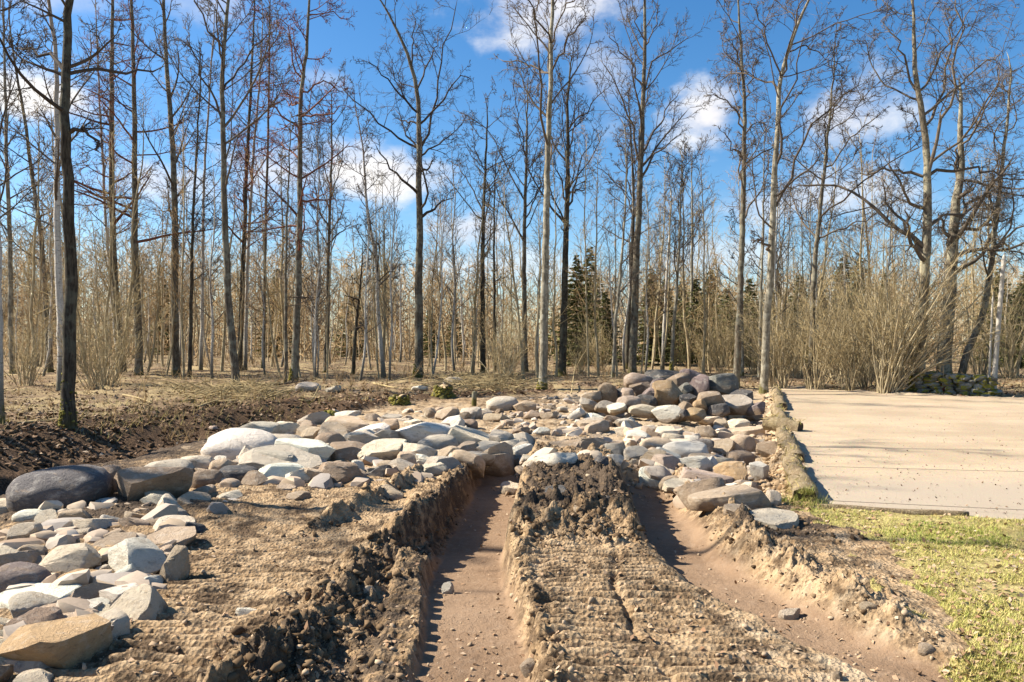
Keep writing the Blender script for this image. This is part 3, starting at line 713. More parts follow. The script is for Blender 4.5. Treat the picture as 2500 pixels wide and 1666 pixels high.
make_tree('oak_tree', 'tall upright tree behind the right end of the boulder heap',
  [(1796, 948), (1801, 820), (1806, 700), (1811, 571), (1815, 464), (1818, 321), (1815, 214), (1806, 100), (1800, 40)], 18, 'oak', 'bark', 'twig', [[(1817, 330), (1790, 280), (1755, 250), (1725, 245)], [(1815, 210), (1780, 160), (1750, 150)], [(1817, 260), (1840, 190), (1850, 120)], [(1817, 400), (1780, 370), (1755, 330)]], ext=2, twr=1.15)
make_tree('birch_tree', 'thin pale stem behind the tall upright tree by the boulder heap',
  [(1813, 918), (1814, 800), (1816, 680), (1822, 520), (1826, 400)], 8, 'birch', 'bark_pale', 'twig', ext=1, dens=.5)
make_tree('oak_tree', 'bright pale-barked tree at the far corner of the gravel, forked like a Y',
  [(1865, 963), (1867, 880), (1871, 760), (1878, 640), (1884, 500), (1889, 357), (1895, 268), (1898, 207), (1925, 118), (1943, 64), (1978, -10)], 21, 'oak', 'bark_pale', 'twig',
  [[(1898, 205), (1871, 143), (1836, 89), (1800, 50)], [(1886, 530), (1936, 429), (1961, 357), (1975, 303), (2043, 243), (2120, 200)], [(1920, 130), (1960, 108), (2000, 105), (2040, 120)], [(1897, 230), (1860, 170), (1820, 145), (1790, 150)], [(1900, 200), (1890, 120), (1890, 50)], [(1880, 600), (1840, 590), (1810, 600)]], ext=2, dens=.8, twr=1.15)
make_tree('birch_tree', 'slim stem close behind the bright Y-forked tree',
  [(1853, 925), (1857, 780), (1861, 607), (1862, 480), (1858, 360)], 9, 'birch', 'bark_pale', 'twig', ext=1, dens=.5)
make_tree('oak_tree', 'oak leaning right with wide forked crown over the hazel thicket',
  [(1976, 945), (1982, 830), (1989, 678), (2000, 589), (2010, 500), (2018, 411), (2029, 303), (2043, 214), (2050, 150)], 15, 'oak', 'bark', 'twig',
  [[(2018, 415), (2057, 368), (2096, 314), (2140, 280)], [(2012, 540), (2068, 468), (2139, 411), (2180, 385)], [(2012, 400), (1995, 340), (1985, 280)], [(2030, 300), (2070, 240), (2120, 200)], [(2003, 580), (2050, 560), (2120, 530)]], ext=1)
make_tree('oak_tree', 'big upright oak behind the mossy wall, its stem split into tall crooked leaders',
  [(2238, 957), (2243, 860), (2249, 720), (2262, 571), (2266, 470), (2268, 393), (2261, 303), (2239, 161), (2239, 36)], 29, 'spread', 'oakbark', 'twig_oak',
  [[(2270, 420), (2290, 340), (2303, 290), (2311, 214), (2311, 107), (2300, 0)], [(2300, 300), (2320, 230), (2336, 143), (2371, 29), (2385, -20)], [(2303, 290), (2340, 220), (2389, 171), (2450, 130), (2510, 90)], [(2256, 260), (2225, 150), (2195, 110), (2165, 40)], [(2248, 640), (2193, 596), (2165, 560), (2139, 530)], [(2252, 650), (2225, 560), (2190, 500), (2170, 420)], [(2262, 420), (2200, 395), (2150, 405)], [(2268, 440), (2340, 410), (2420, 420), (2500, 425)]], ext=1.5, epi=60, epi_range=(.15, .5), twr=1.15, dens=.9, moss=1.2)
make_tree('oak_tree', 'very thick old oak trunk hidden by hazel, behind the mossy wall',
  [(2306, 918), (2306, 840), (2310, 720), (2318, 600), (2325, 500), (2345, 420), (2340, 340), (2345, 260)], 36, 'spread', 'oakbark', 'twig_oak',
  [[(2316, 560), (2350, 500), (2420, 470), (2500, 490)], [(2312, 600), (2290, 560), (2270, 520)], [(2335, 470), (2330, 380), (2345, 300)], [(2314, 580), (2370, 560), (2440, 545), (2510, 520)]], ext=1.5, epi=70, epi_range=(.2, .6), dens=.9)
make_tree('oak_tree', 'dark oak leaning right behind the pale post, crown cut by the right edge',
  [(2344, 920), (2362, 860), (2400, 770), (2420, 660), (2428, 600), (2440, 480), (2450, 380), (2460, 280), (2465, 200)], 17, 'spread', 'oakbark', 'twig_oak',
  [[(2425, 620), (2460, 560), (2520, 540)], [(2440, 470), (2410, 420), (2380, 400)], [(2430, 590), (2470, 620), (2520, 640)]], ext=1.5, dens=1.0)
make_tree('oak_tree', 'tree further back between the leaning oak and the big upright oak',
  [(2125, 905), (2126, 800), (2122, 700), (2115, 600), (2105, 500), (2100, 400)], 9, 'oak', 'bark', 'twig', ext=1, dens=.8)
# trees of the same wood just outside the picture on the left: their shadows cross the worksite
for k, (x, y, dx) in enumerate([(-13.5, 9.9, .5), (-17.0, 15.2, -.4)]):
    u0 = CX+x/y*F; zt = lambda z: HZ-(z-EYE)/y*F
    make_tree('alder_tree', ['tall alder standing out of the picture beside the ditch, nearest the camera', 'tall alder standing out of the picture beside the ditch, further along'][k],
      [(u0, zt(0)), (u0+5, zt(4)), (u0+dx*F/y, zt(10)), (u0+dx*F/y, zt(16))], .28*F/y, 'alder', 'bark_dark', 'twig_dark', ext=3, d=y, dens=.5)

# ------------------------------------------------------------------ thicket: saplings, hazels, spruces, the wood far behind
def copy_tree(root, loc, rz, sc, label, group, cat='tree'):
    r = root.copy(); C.objects.link(r); r.location = loc; r.rotation_euler = (0, 0, rz); r.scale = sc
    tag(r, label, cat, group)
    for ch in root.children:
        c = ch.copy(); C.objects.link(c); c.parent = r
    return r

def sapling_proto(k):
    g = np.random.default_rng(500+k); h = 8.5+g.random()*3.5
    z = np.linspace(-.1, h, 9); T = np.stack([np.cumsum(g.normal(size=9)*.10), np.cumsum(g.normal(size=9)*.10), z], axis=1); T[0, :2] = 0; T[:, :2] -= T[0, :2]
    T = resample(T, 14); Tr = np.linspace(.055+.03*g.random(), .012, 14)
    root = link('sapling', None)
    mb = MB(); mb.tubes(T[None], Tr[None], 6)
    link('trunk', mb.mesh('trunk', M['birch'] if k % 3 == 0 else M['sapling_bark']), root)
    mb = MB()
    P1, R1 = grow(T[None], Tr[None], 26, .22, .98, 42, .17, 5, .10, .10, g, .4, .011, .5); mb.tubes(P1, R1, 4)
    P2, R2 = grow(P1, R1, 6, .2, 1, 42, .5, 4, .14, .06, g, .6, .009); mb.tubes(P2, R2, 3)
    P3, R3 = grow(P2, R2, 3, .2, 1, 40, .5, 2, .14, .06, g, .7, .008); mb.tubes(P3, R3, 3)
    link('crown', mb.mesh('crown', M[('twig', 'wood_far', 'twig_pale')[k % 3]]), root)
    return root
SAP = [sapling_proto(k) for k in range(9)]
g = np.random.default_rng(77)
SAP_LAB = {'l': 'slender bare sapling in the brown thicket left of the great forked oak', 'm': 'slender bare sapling in the thicket between the great forked oak and the boulder heap', 'r': 'slender bare sapling in the thicket right of the boulder heap'}
used = [False]*9; n_ = 0
for k in range(290):
    q = g.random(); u = -40+2580*(q**1.25 if k % 3 else q); d = 34+46*g.random()**1.3
    x = (u-CX)/F*d
    if d < y_wood(x)+6: d = y_wood(x)+6+8*g.random(); x = (u-CX)/F*d
    p = k % 9; s = .62+.55*g.random(); sc = (s*1.0, s*1.0, s)
    key = 'l' if u < 1000 else 'm' if u < 1720 else 'r'
    loc = (x, d, h1(x, d)-.05)
    if used[p]: r = copy_tree(SAP[p], loc, g.random()*6.28, sc, SAP_LAB[key], 'saplings in the thicket')
    else:
        used[p] = True; r = SAP[p]; r.location = loc; r.rotation_euler = (0, 0, g.random()*6.28); r.scale = sc; tag(r, SAP_LAB[key], 'sapling', 'saplings in the thicket')
    r['category'] = 'sapling'
    r.rotation_euler = (g.normal()*.03, g.normal()*.035, r.rotation_euler[2])

def hazel_proto(k, n=34, h=4.2, lean=0.0, spread=.42, rad=.022):
    g = np.random.default_rng(900+k)
    K = 9; a = g.random(n)*6.28; r0 = .30*np.sqrt(g.random(n))
    P = np.zeros((n, K, 3)); P[:, 0, 0] = np.cos(a)*r0; P[:, 0, 1] = np.sin(a)*r0; P[:, 0, 2] = -.1
    d = np.stack([np.cos(a)*spread*g.random(n)+lean*(.3+.9*g.random(n)), np.sin(a)*spread*g.random(n), np.ones(n)], axis=1); L = h*(.5+.6*g.random(n))
    for i in range(1, K):
        d = d+g.normal(size=d.shape)*.12; d /= np.linalg.norm(d, axis=1, keepdims=True); P[:, i] = P[:, i-1]+d*(L/(K-1))[:, None]
    Rd = (rad*(.5+.7*g.random(n)))[:, None]*np.linspace(1, .3, K)[None]
    root = link('hazel_bush', None)
    mb = MB(); mb.tubes(P, Rd, 5); link('stems', mb.mesh('stems', M['sapling_bark']), root)
    mb = MB(); P1, R1 = grow(P, Rd, 10, .22, 1, 36, .24, 4, .12, .08, g, .5, .0085); mb.tubes(P1, R1, 3)
    P2, R2 = grow(P1, R1, 5, .2, 1, 38, .42, 2, .12, .05, g, .7, .0055); mb.tubes(P2, R2, 3)
    link('twigs', mb.mesh('twigs', M['twig_pale']), root)
    return root
HZP = [hazel_proto(0), hazel_proto(1, 26, 3.6, .1), hazel_proto(2, 30, 4.6, -.08), hazel_proto(3, 80, 5.6, .42, .5, .030)]
HZU = [False]*4
def hazel(u, v, k, sc, label, rz=0.0):
    b = G(u, v)
    if HZU[k]: r = copy_tree(HZP[k], b, rz, (sc, sc, sc), label, 'hazel bushes', 'bush')
    else: HZU[k] = True; r = HZP[k]; r.location = b; r.rotation_euler = (0, 0, rz); r.scale = (sc,)*3; tag(r, label, 'bush', 'hazel bushes')
hazel(2165, 958, 3, 1.0, 'huge pale hazel fanning up to the right, just left of the mossy wall')
hazel(1905, 948, 0, .95, 'many-stemmed hazel at the gravel edge beside the bright Y-forked tree')
hazel(1990, 950, 1, 1.0, 'hazel clump around the foot of the oak leaning right')
hazel(2075, 950, 2, .9, 'hazel clump midway along the far gravel edge')
hazel(1222, 938, 1, .85, 'hazel clump of upright rods beyond the brushwood, left of the pale straight tree', 1.0)
hazel(1240, 928, 0, .7, 'smaller hazel tangle just behind the upright hazel clump', 2.0)
hazel(235, 955, 2, .85, 'hazel shrub right of the near-black alder trunk', .6)
hazel(262, 940, 1, 1.0, 'hazel stems leaning right, behind the shrub by the near-black alder', .3)
hazel(62, 945, 1, .85, 'hazel rods at the left edge beside the forked birch', 2.2)
hazel(1420, 912, 0, .6, 'low hazel scrub between the black-trunked tree and the tallest tree', 3.0)
hazel(1465, 905, 2, .8, 'loose hazel just left of the tallest straight tree', 1.1)
hazel(1720, 905, 2, .9, 'hazel clump behind the middle of the boulder heap', 2.0)
hazel(1760, 912, 1, .9, 'hazel rods behind the right half of the boulder heap', 4.0)
hazel(2010, 905, 0, 1.1, 'tall hazel in the back of the thicket behind the leaning oak', 5.0)
hazel(2110, 912, 2, 1.1, 'tall hazel behind the huge fanning one', 2.5)
hazel(1935, 912, 1, 1.15, 'hazel in the back of the thicket behind the Y-forked tree', 1.5)
hazel(2470, 925, 0, 1.1, 'hazel scrub at the right edge beyond the pale post', .7)
hazel(2395, 918, 2, 1.0, 'hazel scrub between the mossy wall and the pale post', 3.7)
hazel(1950, 925, 2, 1.05, 'hazel behind the clump at the leaning oak', .4)
hazel(2040, 935, 1, 1.1, 'hazel between the leaning oak and the mid clump', 1.9)
hazel(2120, 945, 0, 1.0, 'hazel just left of the huge fanning one', 2.6)
hazel(2060, 915, 0, 1.2, 'tall hazel at the back between leaning oak and huge hazel', .9)
hazel(2160, 925, 1, 1.2, 'tall hazel right behind the huge fanning one', 3.9)
hazel(1885, 925, 2, .9, 'hazel behind the one at the gravel corner', 5.2)
hazel(1780, 900, 0, 1.1, 'hazel far back right of the boulder heap', 4.4)
hazel(1660, 895, 2, 1.0, 'hazel far back behind the heap, left of the pale tree', 2.2)
hazel(1845, 915, 0, .9, 'hazel behind the tall upright tree at the far gravel corner', 2.9)

def spruce_proto(k, h):
    g = np.random.default_rng(1300+k); root = link('spruce_tree', None)
    mb = MB(); T = np.array([[[0, 0, -.2], [0, 0, h*.5], [0, 0, h]]]); mb.tubes(T, np.array([[.11, .06, .01]]), 7)
    link('trunk', mb.mesh('trunk', M['bark_dark']), root)
    mb = MB(); zs = np.arange(.35, h-.1, .21); Ps = []
    for z in zs:
        n = 7; a = g.random()*6.28+np.arange(n)*6.28/n+g.normal(size=n)*.2
        L = (2.1*(1-z/h)**1.05+.05)*(.45+.9*g.random(n))
        t = np.linspace(0, 1, 6)[None, :, None]
        d = np.stack([np.cos(a), np.sin(a), np.zeros(n)], axis=1)
        P = np.array([0, 0, z])+d[:, None, :]*L[:, None, None]*t; P[..., 2] += (g.random(n)*.5-.25)[:, None]
        P[..., 2] += L[:, None]*(-.30*t[..., 0]+.22*t[..., 0]**2)
        Ps.append(P)
    P = np.concatenate(Ps); mb.tubes(P, np.repeat(np.linspace(.02, .008, 6)[None], len(P), 0), 3)
    # flat sprays of needles along every branch
    n = 14; N = len(P); t = .12+.88*(np.arange(n)[None]+g.random((N, n)))/n; f = t*5; i = np.clip(f.astype(int), 0, 4); fr = (f-i)[..., None]; r_ = np.arange(N)[:, None]
    pos = P[r_, i]*(1-fr)+P[r_, i+1]*fr; tan = P[r_, i+1]-P[r_, i]; tan /= np.linalg.norm(tan, axis=2, keepdims=True)
    sd = np.cross(tan, [0, 0, 1.]); sd *= np.where(np.arange(n) % 2, 1, -1)[None, :, None]
    d = tan*.75+sd*(.55+.4*g.random((N, n, 1)))+np.array([0, 0, -.25])+g.normal(size=pos.shape)*.18
    ln = (.16+.24*g.random((N, n, 1)))*(1.15-.5*t[..., None])*(.30+.70*np.clip(np.linalg.norm(P[:, -1]-P[:, 0], axis=1)/1.0, 0, 1))[:, None, None]
    tip = pos+d*ln*1.5; wv = np.cross(d, g.normal(size=d.shape)); wv /= np.linalg.norm(wv, axis=2, keepdims=True); wv *= .055
    mid = pos*.55+tip*.45
    V = np.stack([pos, mid+wv, tip, mid-wv], axis=2).reshape(-1, 3)
    mb.add(V, np.arange(len(V)).reshape(-1, 4))
    link('crown', mb.mesh('crown', M['needle'], False), root)
    return root
SPR = [spruce_proto(0, 8.0), spruce_proto(1, 9.0)]; SPU = [False, False]
g = np.random.default_rng(31)
SPL = [(1408, 52, .95), (1440, 60, 1.0), (1478, 55, .8), (1590, 50, .85), (1625, 56, .95), (1665, 58, .85), (1700, 52, .9), (1735, 60, 1.0), (1775, 55, .85), (1830, 50, .8), (1900, 54, .9), (1950, 60, .95),
       (2005, 55, .85), (2060, 62, 1.2), (2100, 58, 1.25), (2160, 55, .9), (2490, 46, .8), (2515, 50, .95), (2440, 50, 1.0), (677, 78, 1.25), (857, 85, 1.2), (1050, 75, .7), (1110, 78, .75), (400, 90, 1.25), (1355, 95, 1.0)]
SPN = ['left of the tallest straight tree', 'behind the black-trunked tree', 'just left of the tallest straight tree', 'behind the boulder heap, left end', 'behind the moss-footed stem', 'in the gap beyond the boulder heap',
       'right of the round-crowned pale tree', 'far behind the boulder heap', 'behind the right end of the boulder heap', 'behind the tall upright tree', 'behind the Y-forked tree', 'behind the leaning oak, on its left', 'behind the leaning oak, on its right',
       'showing its top over the hazels, left of two', 'showing its top over the hazels, right of two', 'behind the huge fanning hazel', 'cut by the right edge, nearer one', 'cut by the right edge, further one', 'behind the pale post',
       'peeping over the brown wood left of the moss-footed alder', 'peeping over the brown wood left of the crooked birch', 'low and dark beyond the great forked oak', 'low and dark left of the down-swept tree', 'far off behind the lone grey alder', 'far off between the pale tree and the black-trunked tree']
for k, (u, d, s) in enumerate(SPL):
    p = k % 2; x = (u-CX)/F*d; loc = (x, d, h1(x, d)); lab = 'dark green spruce '+SPN[k]
    if SPU[p]: copy_tree(SPR[p], loc, g.random()*6.28, (s*1.15, s*1.15, s*.80), lab, 'spruces among the bare trees')
    else: SPU[p] = True; r = SPR[p]; r.location = loc; r.scale = (s*1.15, s*1.15, s); tag(r, lab, 'tree', 'spruces among the bare trees')

def far_wood():
    g = np.random.default_rng(2025); mb = MB(); mp = MB()
    n = 1300; u = -150+2800*g.random(n); d = 60+90*g.random(n)**.8
    dens = np.where((u > 1210) & (u < 1400), .6, 1.0); keep = g.random(n) < dens; u = u[keep]; d = d[keep]; n = len(u)
    x = (u-CX)/F*d; h = (6.8+4.2*g.random(n))*np.interp(u, [0, 600, 1000, 1300, 1800, 2500], [1.25, 1.15, 1.0, .85, .85, .95])*np.interp(d, [62, 150], [.85, 1.6])
    K = 6; P = np.zeros((n, K, 3)); P[:, :, 0] = x[:, None]+np.cumsum(g.normal(size=(n, K))*.12, axis=1); P[:, :, 1] = d[:, None]; P[:, :, 2] = np.linspace(-.2, 1, K)[None]*h[:, None]
    Rd = (.045+.05*g.random(n))[:, None]*np.linspace(1, .25, K)[None]
    mp.tubes(P, Rd, 4)
    P1, R1 = grow(P, Rd, 12, .08, 1, 50, .24, 3, .12, .1, g, .4, .040, .45); mb.tubes(P1, R1, 3)
    P2, R2 = grow(P1, R1, 4, .15, 1, 46, .7, 2, .15, .05, g, .7, .039); mb.tubes(P2, R2, 3)
    a = tag(link('distant_wood_twigs', mb.mesh('distant_wood_twigs', M['wood_far'])), 'brown haze of bare twigs of the wood far behind the clearing', 'wood', kind='stuff')
    b = tag(link('distant_wood_stems', mp.mesh('distant_wood_stems', M['far_stem'])), 'crowded thin pale stems of the wood far behind the clearing', 'wood', kind='stuff')
far_wood()

def scrub():
    """knee-high scrub and dead stalks over the forest floor"""
    g = np.random.default_rng(5); n = 900
    u = -60+2620*g.random(n); d = 16+60*g.random(n)**1.4; x = (u-CX)/F*d
    k = (d > y_wood(x)+.6+1.5*g.random(n)); x = x[k]; d = d[k]; n = len(x); z = H(x, d, False)
    m = 4; hh = (.25+.75*g.random(n)**2)*np.interp(d, [15, 40, 70], [.6, 1.1, 1.6])
    P0 = np.repeat(np.stack([x, d, z], axis=1), m, axis=0); dr = g.normal(size=(n*m, 3))*.35; dr[:, 2] = 1; L = np.repeat(hh, m)*(.5+.7*g.random(n*m))
    t = np.linspace(0, 1, 4)[None, :, None]; P = P0[:, None, :]+dr[:, None, :]*L[:, None, None]*t+g.normal(size=(n*m, 4, 3))*.03*t
    Rd = np.repeat(np.linspace(.007, .003, 4)[None], n*m, 0)*np.repeat(np.interp(d, [15, 40, 70], [.8, 1.6, 2.6]), m)[:, None]
    mb = MB(); mb.tubes(P, Rd, 3); P1, R1 = grow(P, Rd, 3, .3, 1, 45, .45, 2, .1, .05, g, .7, .003); mb.tubes(P1, R1, 3)
    tag(link('scrub', mb.mesh('scrub', M['wood_far'])), 'dead stalks and low brown scrub on the floor of the wood', 'scrub', kind='stuff')
scrub()

# ------------------------------------------------------------------ stones
ICO3, ICF3 = ico(3)
def rock_mesh(k, kind):
    g = np.random.default_rng(3000+k); V = ICO3.copy(); pw = .80 if kind == 'round' else .62
    V = np.sign(V)*np.abs(V)**pw; V /= np.abs(V).max()
    if kind == 'round': nc, lo, hi, am = 6, .82, .98, .045
    elif kind == 'slab': nc, lo, hi, am = 10, .66, .98, .03
    else: nc, lo, hi, am = 15, .58, 1.0, .028
    V = V*(1+g.normal(size=3)*.08)
    for i in range(nc):
        n = g.normal(size=3)
        if kind == 'slab' and i < 2: n = np.array([g.normal()*.18, g.normal()*.18, 1 if i == 0 else -1]); c = .42+.1*g.random()
        else: n[2] *= .8; c = lo+(hi-lo)*g.random()
        n /= np.linalg.norm(n); dd = V@n; over = np.maximum(dd-c, 0); V = V-over[:, None]*n*.97
    # weathering: broad dents and small chips
    def n3(V, sc, sd): return vnoise(V[:, 0]*sc+V[:, 2]*sc*.7+sd, V[:, 1]*sc-V[:, 2]*sc*.6+sd*2.1, sd)+vnoise(V[:, 1]*sc+9, V[:, 2]*sc+V[:, 0]*sc*.5+sd, sd+50)
    N = V/np.linalg.norm(V, axis=1, keepdims=True)
    V = V+N*(n3(V, 1.6, k+1)*am*1.5+n3(V, 4.5, k+2)*am*.7+n3(V, 11, k+3)*am*.35)[:, None]
    lo_, hi_ = V.min(0), V.max(0); V = (V-(lo_+hi_)/2)/(hi_-lo_)
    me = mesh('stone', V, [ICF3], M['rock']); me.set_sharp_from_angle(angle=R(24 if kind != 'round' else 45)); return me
ROCK = {'round': [rock_mesh(k, 'round') for k in range(6)], 'ang': [rock_mesh(20+k, 'ang') for k in range(12)], 'slab': [rock_mesh(40+k, 'slab') for k in range(8)]}
TONE = {'cream': (.70, .585, .43), 'white': (.79, .71, .58), 'grey': (.50, .43, .335), 'dark': (.15, .138, .128), 'tan': (.51, .39, .265), 'brown': (.34, .25, .17), 'orange': (.56, .38, .20), 'mauve': (.28, .215, .195), 'pink': (.52, .395, .30), 'green': (.215, .21, .175), 'slate': (.095, .092, .090)}
rg = np.random.default_rng(606)
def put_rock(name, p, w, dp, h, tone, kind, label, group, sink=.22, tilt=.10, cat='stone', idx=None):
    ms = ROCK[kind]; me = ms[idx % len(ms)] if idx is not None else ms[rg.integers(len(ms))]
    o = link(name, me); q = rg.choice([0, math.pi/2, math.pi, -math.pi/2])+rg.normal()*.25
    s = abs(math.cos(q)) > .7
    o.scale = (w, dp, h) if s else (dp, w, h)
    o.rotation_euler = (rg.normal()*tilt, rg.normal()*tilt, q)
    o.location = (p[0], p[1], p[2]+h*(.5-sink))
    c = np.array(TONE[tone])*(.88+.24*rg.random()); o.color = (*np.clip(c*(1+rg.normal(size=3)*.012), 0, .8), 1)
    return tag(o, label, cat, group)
def rock_at(u, v0, v1, wpx, tone, kind, label, group, name='stone', sink=.26, **kw):
    """stone seen between rows v0 (top) and v1 (foot), centred on column u"""
    b = G(u, v1); d = b.y; w = wpx*d/F*1.10; dp = w*.85
    th = math.atan2(EYE, d+dp/2); hp = (v1-v0)*(d+dp/2)/F
    h = max((hp-dp*math.sin(th)*.55)/math.cos(th), .40*w if kind != 'slab' else .26*w)
    d2 = d+dp*.42; x = (u-CX)/F*d2
    return put_rock(name, (x, d2, h1(x, d2)), w, dp, h/(1-sink), tone, kind, label, group, sink=sink, **kw)

LB = 'stones tipped along the ditch'
for r in [
 (150, 1176, 1252, 215, 'dark', 'round', 'big rounded dark boulder with white streaks above the ditch'), (8, 1215, 1266, 95, 'cream', 'round', 'pale smooth stone cut by the left edge beside the streaked dark boulder'),
 (275, 1135, 1207, 68, 'brown', 'ang', 'dark red-brown block standing behind the streaked dark boulder'), (362, 1168, 1237, 195, 'brown', 'ang', 'long brown-grey boulder with split face, right of the streaked dark boulder'),
 (405, 1132, 1186, 122, 'grey', 'round', 'dark-topped grey boulder lying behind the long split one'), (467, 1118, 1167, 108, 'cream', 'ang', 'pale block at the ditch edge behind the dark-topped boulder'),
 (385, 1204, 1250, 84, 'cream', 'ang', 'cream stone at the foot of the long split boulder'), (474, 1206, 1246, 74, 'tan', 'ang', 'tan overhanging stone right of the cream one below the split boulder'),
 (78, 1250, 1282, 74, 'white', 'round', 'small pale rounded stone below the streaked dark boulder'), (60, 1277, 1328, 60, 'cream', 'ang', 'cream square-faced stone under the small pale rounded one'),
 (175, 1255, 1286, 80, 'tan', 'ang', 'half-buried stone with dark right side in the muddy slope'), (215, 1258, 1304, 112, 'cream', 'slab', 'cream slab caked with soil in the muddy slope'),
 (285, 1292, 1340, 50, 'tan', 'ang', 'upright stone with dark right face in the middle of the muddy slope'), (474, 1272, 1312, 54, 'slate', 'ang', 'near-black square-faced stone on the edge of the rolled ground'),
 (424, 1264, 1306, 88, 'cream', 'slab', 'pale slab behind the near-black square stone'), (412, 1302, 1352, 140, 'tan', 'slab', 'tan slab in front of the near-black square stone'),
 (28, 1330, 1398, 66, 'cream', 'ang', 'cream stone with dark side at the left edge above the mauve dome'), (160, 1336, 1424, 150, 'cream', 'ang', 'large cream boulder with mauve right face'),
 (46, 1380, 1468, 122, 'mauve', 'round', 'mauve dome-shaped boulder at the left edge'), (192, 1394, 1442, 92, 'orange', 'ang', 'orange stone wedged between the two large cream boulders'),
 (322, 1322, 1432, 146, 'white', 'ang', 'large whitish boulder beside the rolled ground, right of the mauve-faced one'), (258, 1380, 1432, 46, 'cream', 'ang', 'small cream stone leaning on the large whitish boulder'),
 (308, 1410, 1450, 114, 'grey', 'slab', 'thin grey slab below the large whitish boulder'), (92, 1428, 1510, 200, 'white', 'slab', 'long white slab reaching in from the left edge'),
 (236, 1448, 1488, 80, 'cream', 'ang', 'cream stone between the long white slab and the white wedge'), (312, 1446, 1494, 120, 'white', 'ang', 'white wedge-shaped stone at the edge of the soil'),
 (142, 1500, 1570, 176, 'tan', 'slab', 'tan slab shading the gap above the big orange boulder'), (264, 1496, 1586, 108, 'cream', 'ang', 'cream boulder right of the tan slab'),
 (132, 1540, 1662, 240, 'orange', 'ang', 'biggest orange-cream boulder in the bottom left corner'), (20, 1530, 1590, 60, 'grey', 'ang', 'grey stone at the left edge above the bottom corner boulder'),
 (84, 1640, 1700, 80, 'cream', 'ang', 'cream stone cut by the bottom edge below the corner boulder'), (425, 1336, 1440, 66, 'tan', 'ang', 'soil-caked lump right of the large whitish boulder'),
 (0, 1625, 1685, 50, 'brown', 'ang', 'brown stone in the very bottom left corner'), (130, 1470, 1512, 60, 'grey', 'ang', 'grey stone tucked under the long white slab')]:
    rock_at(*r, LB, name='boulder' if r[3] > 100 else 'stone')
RB = 'stones of the rubble apron'
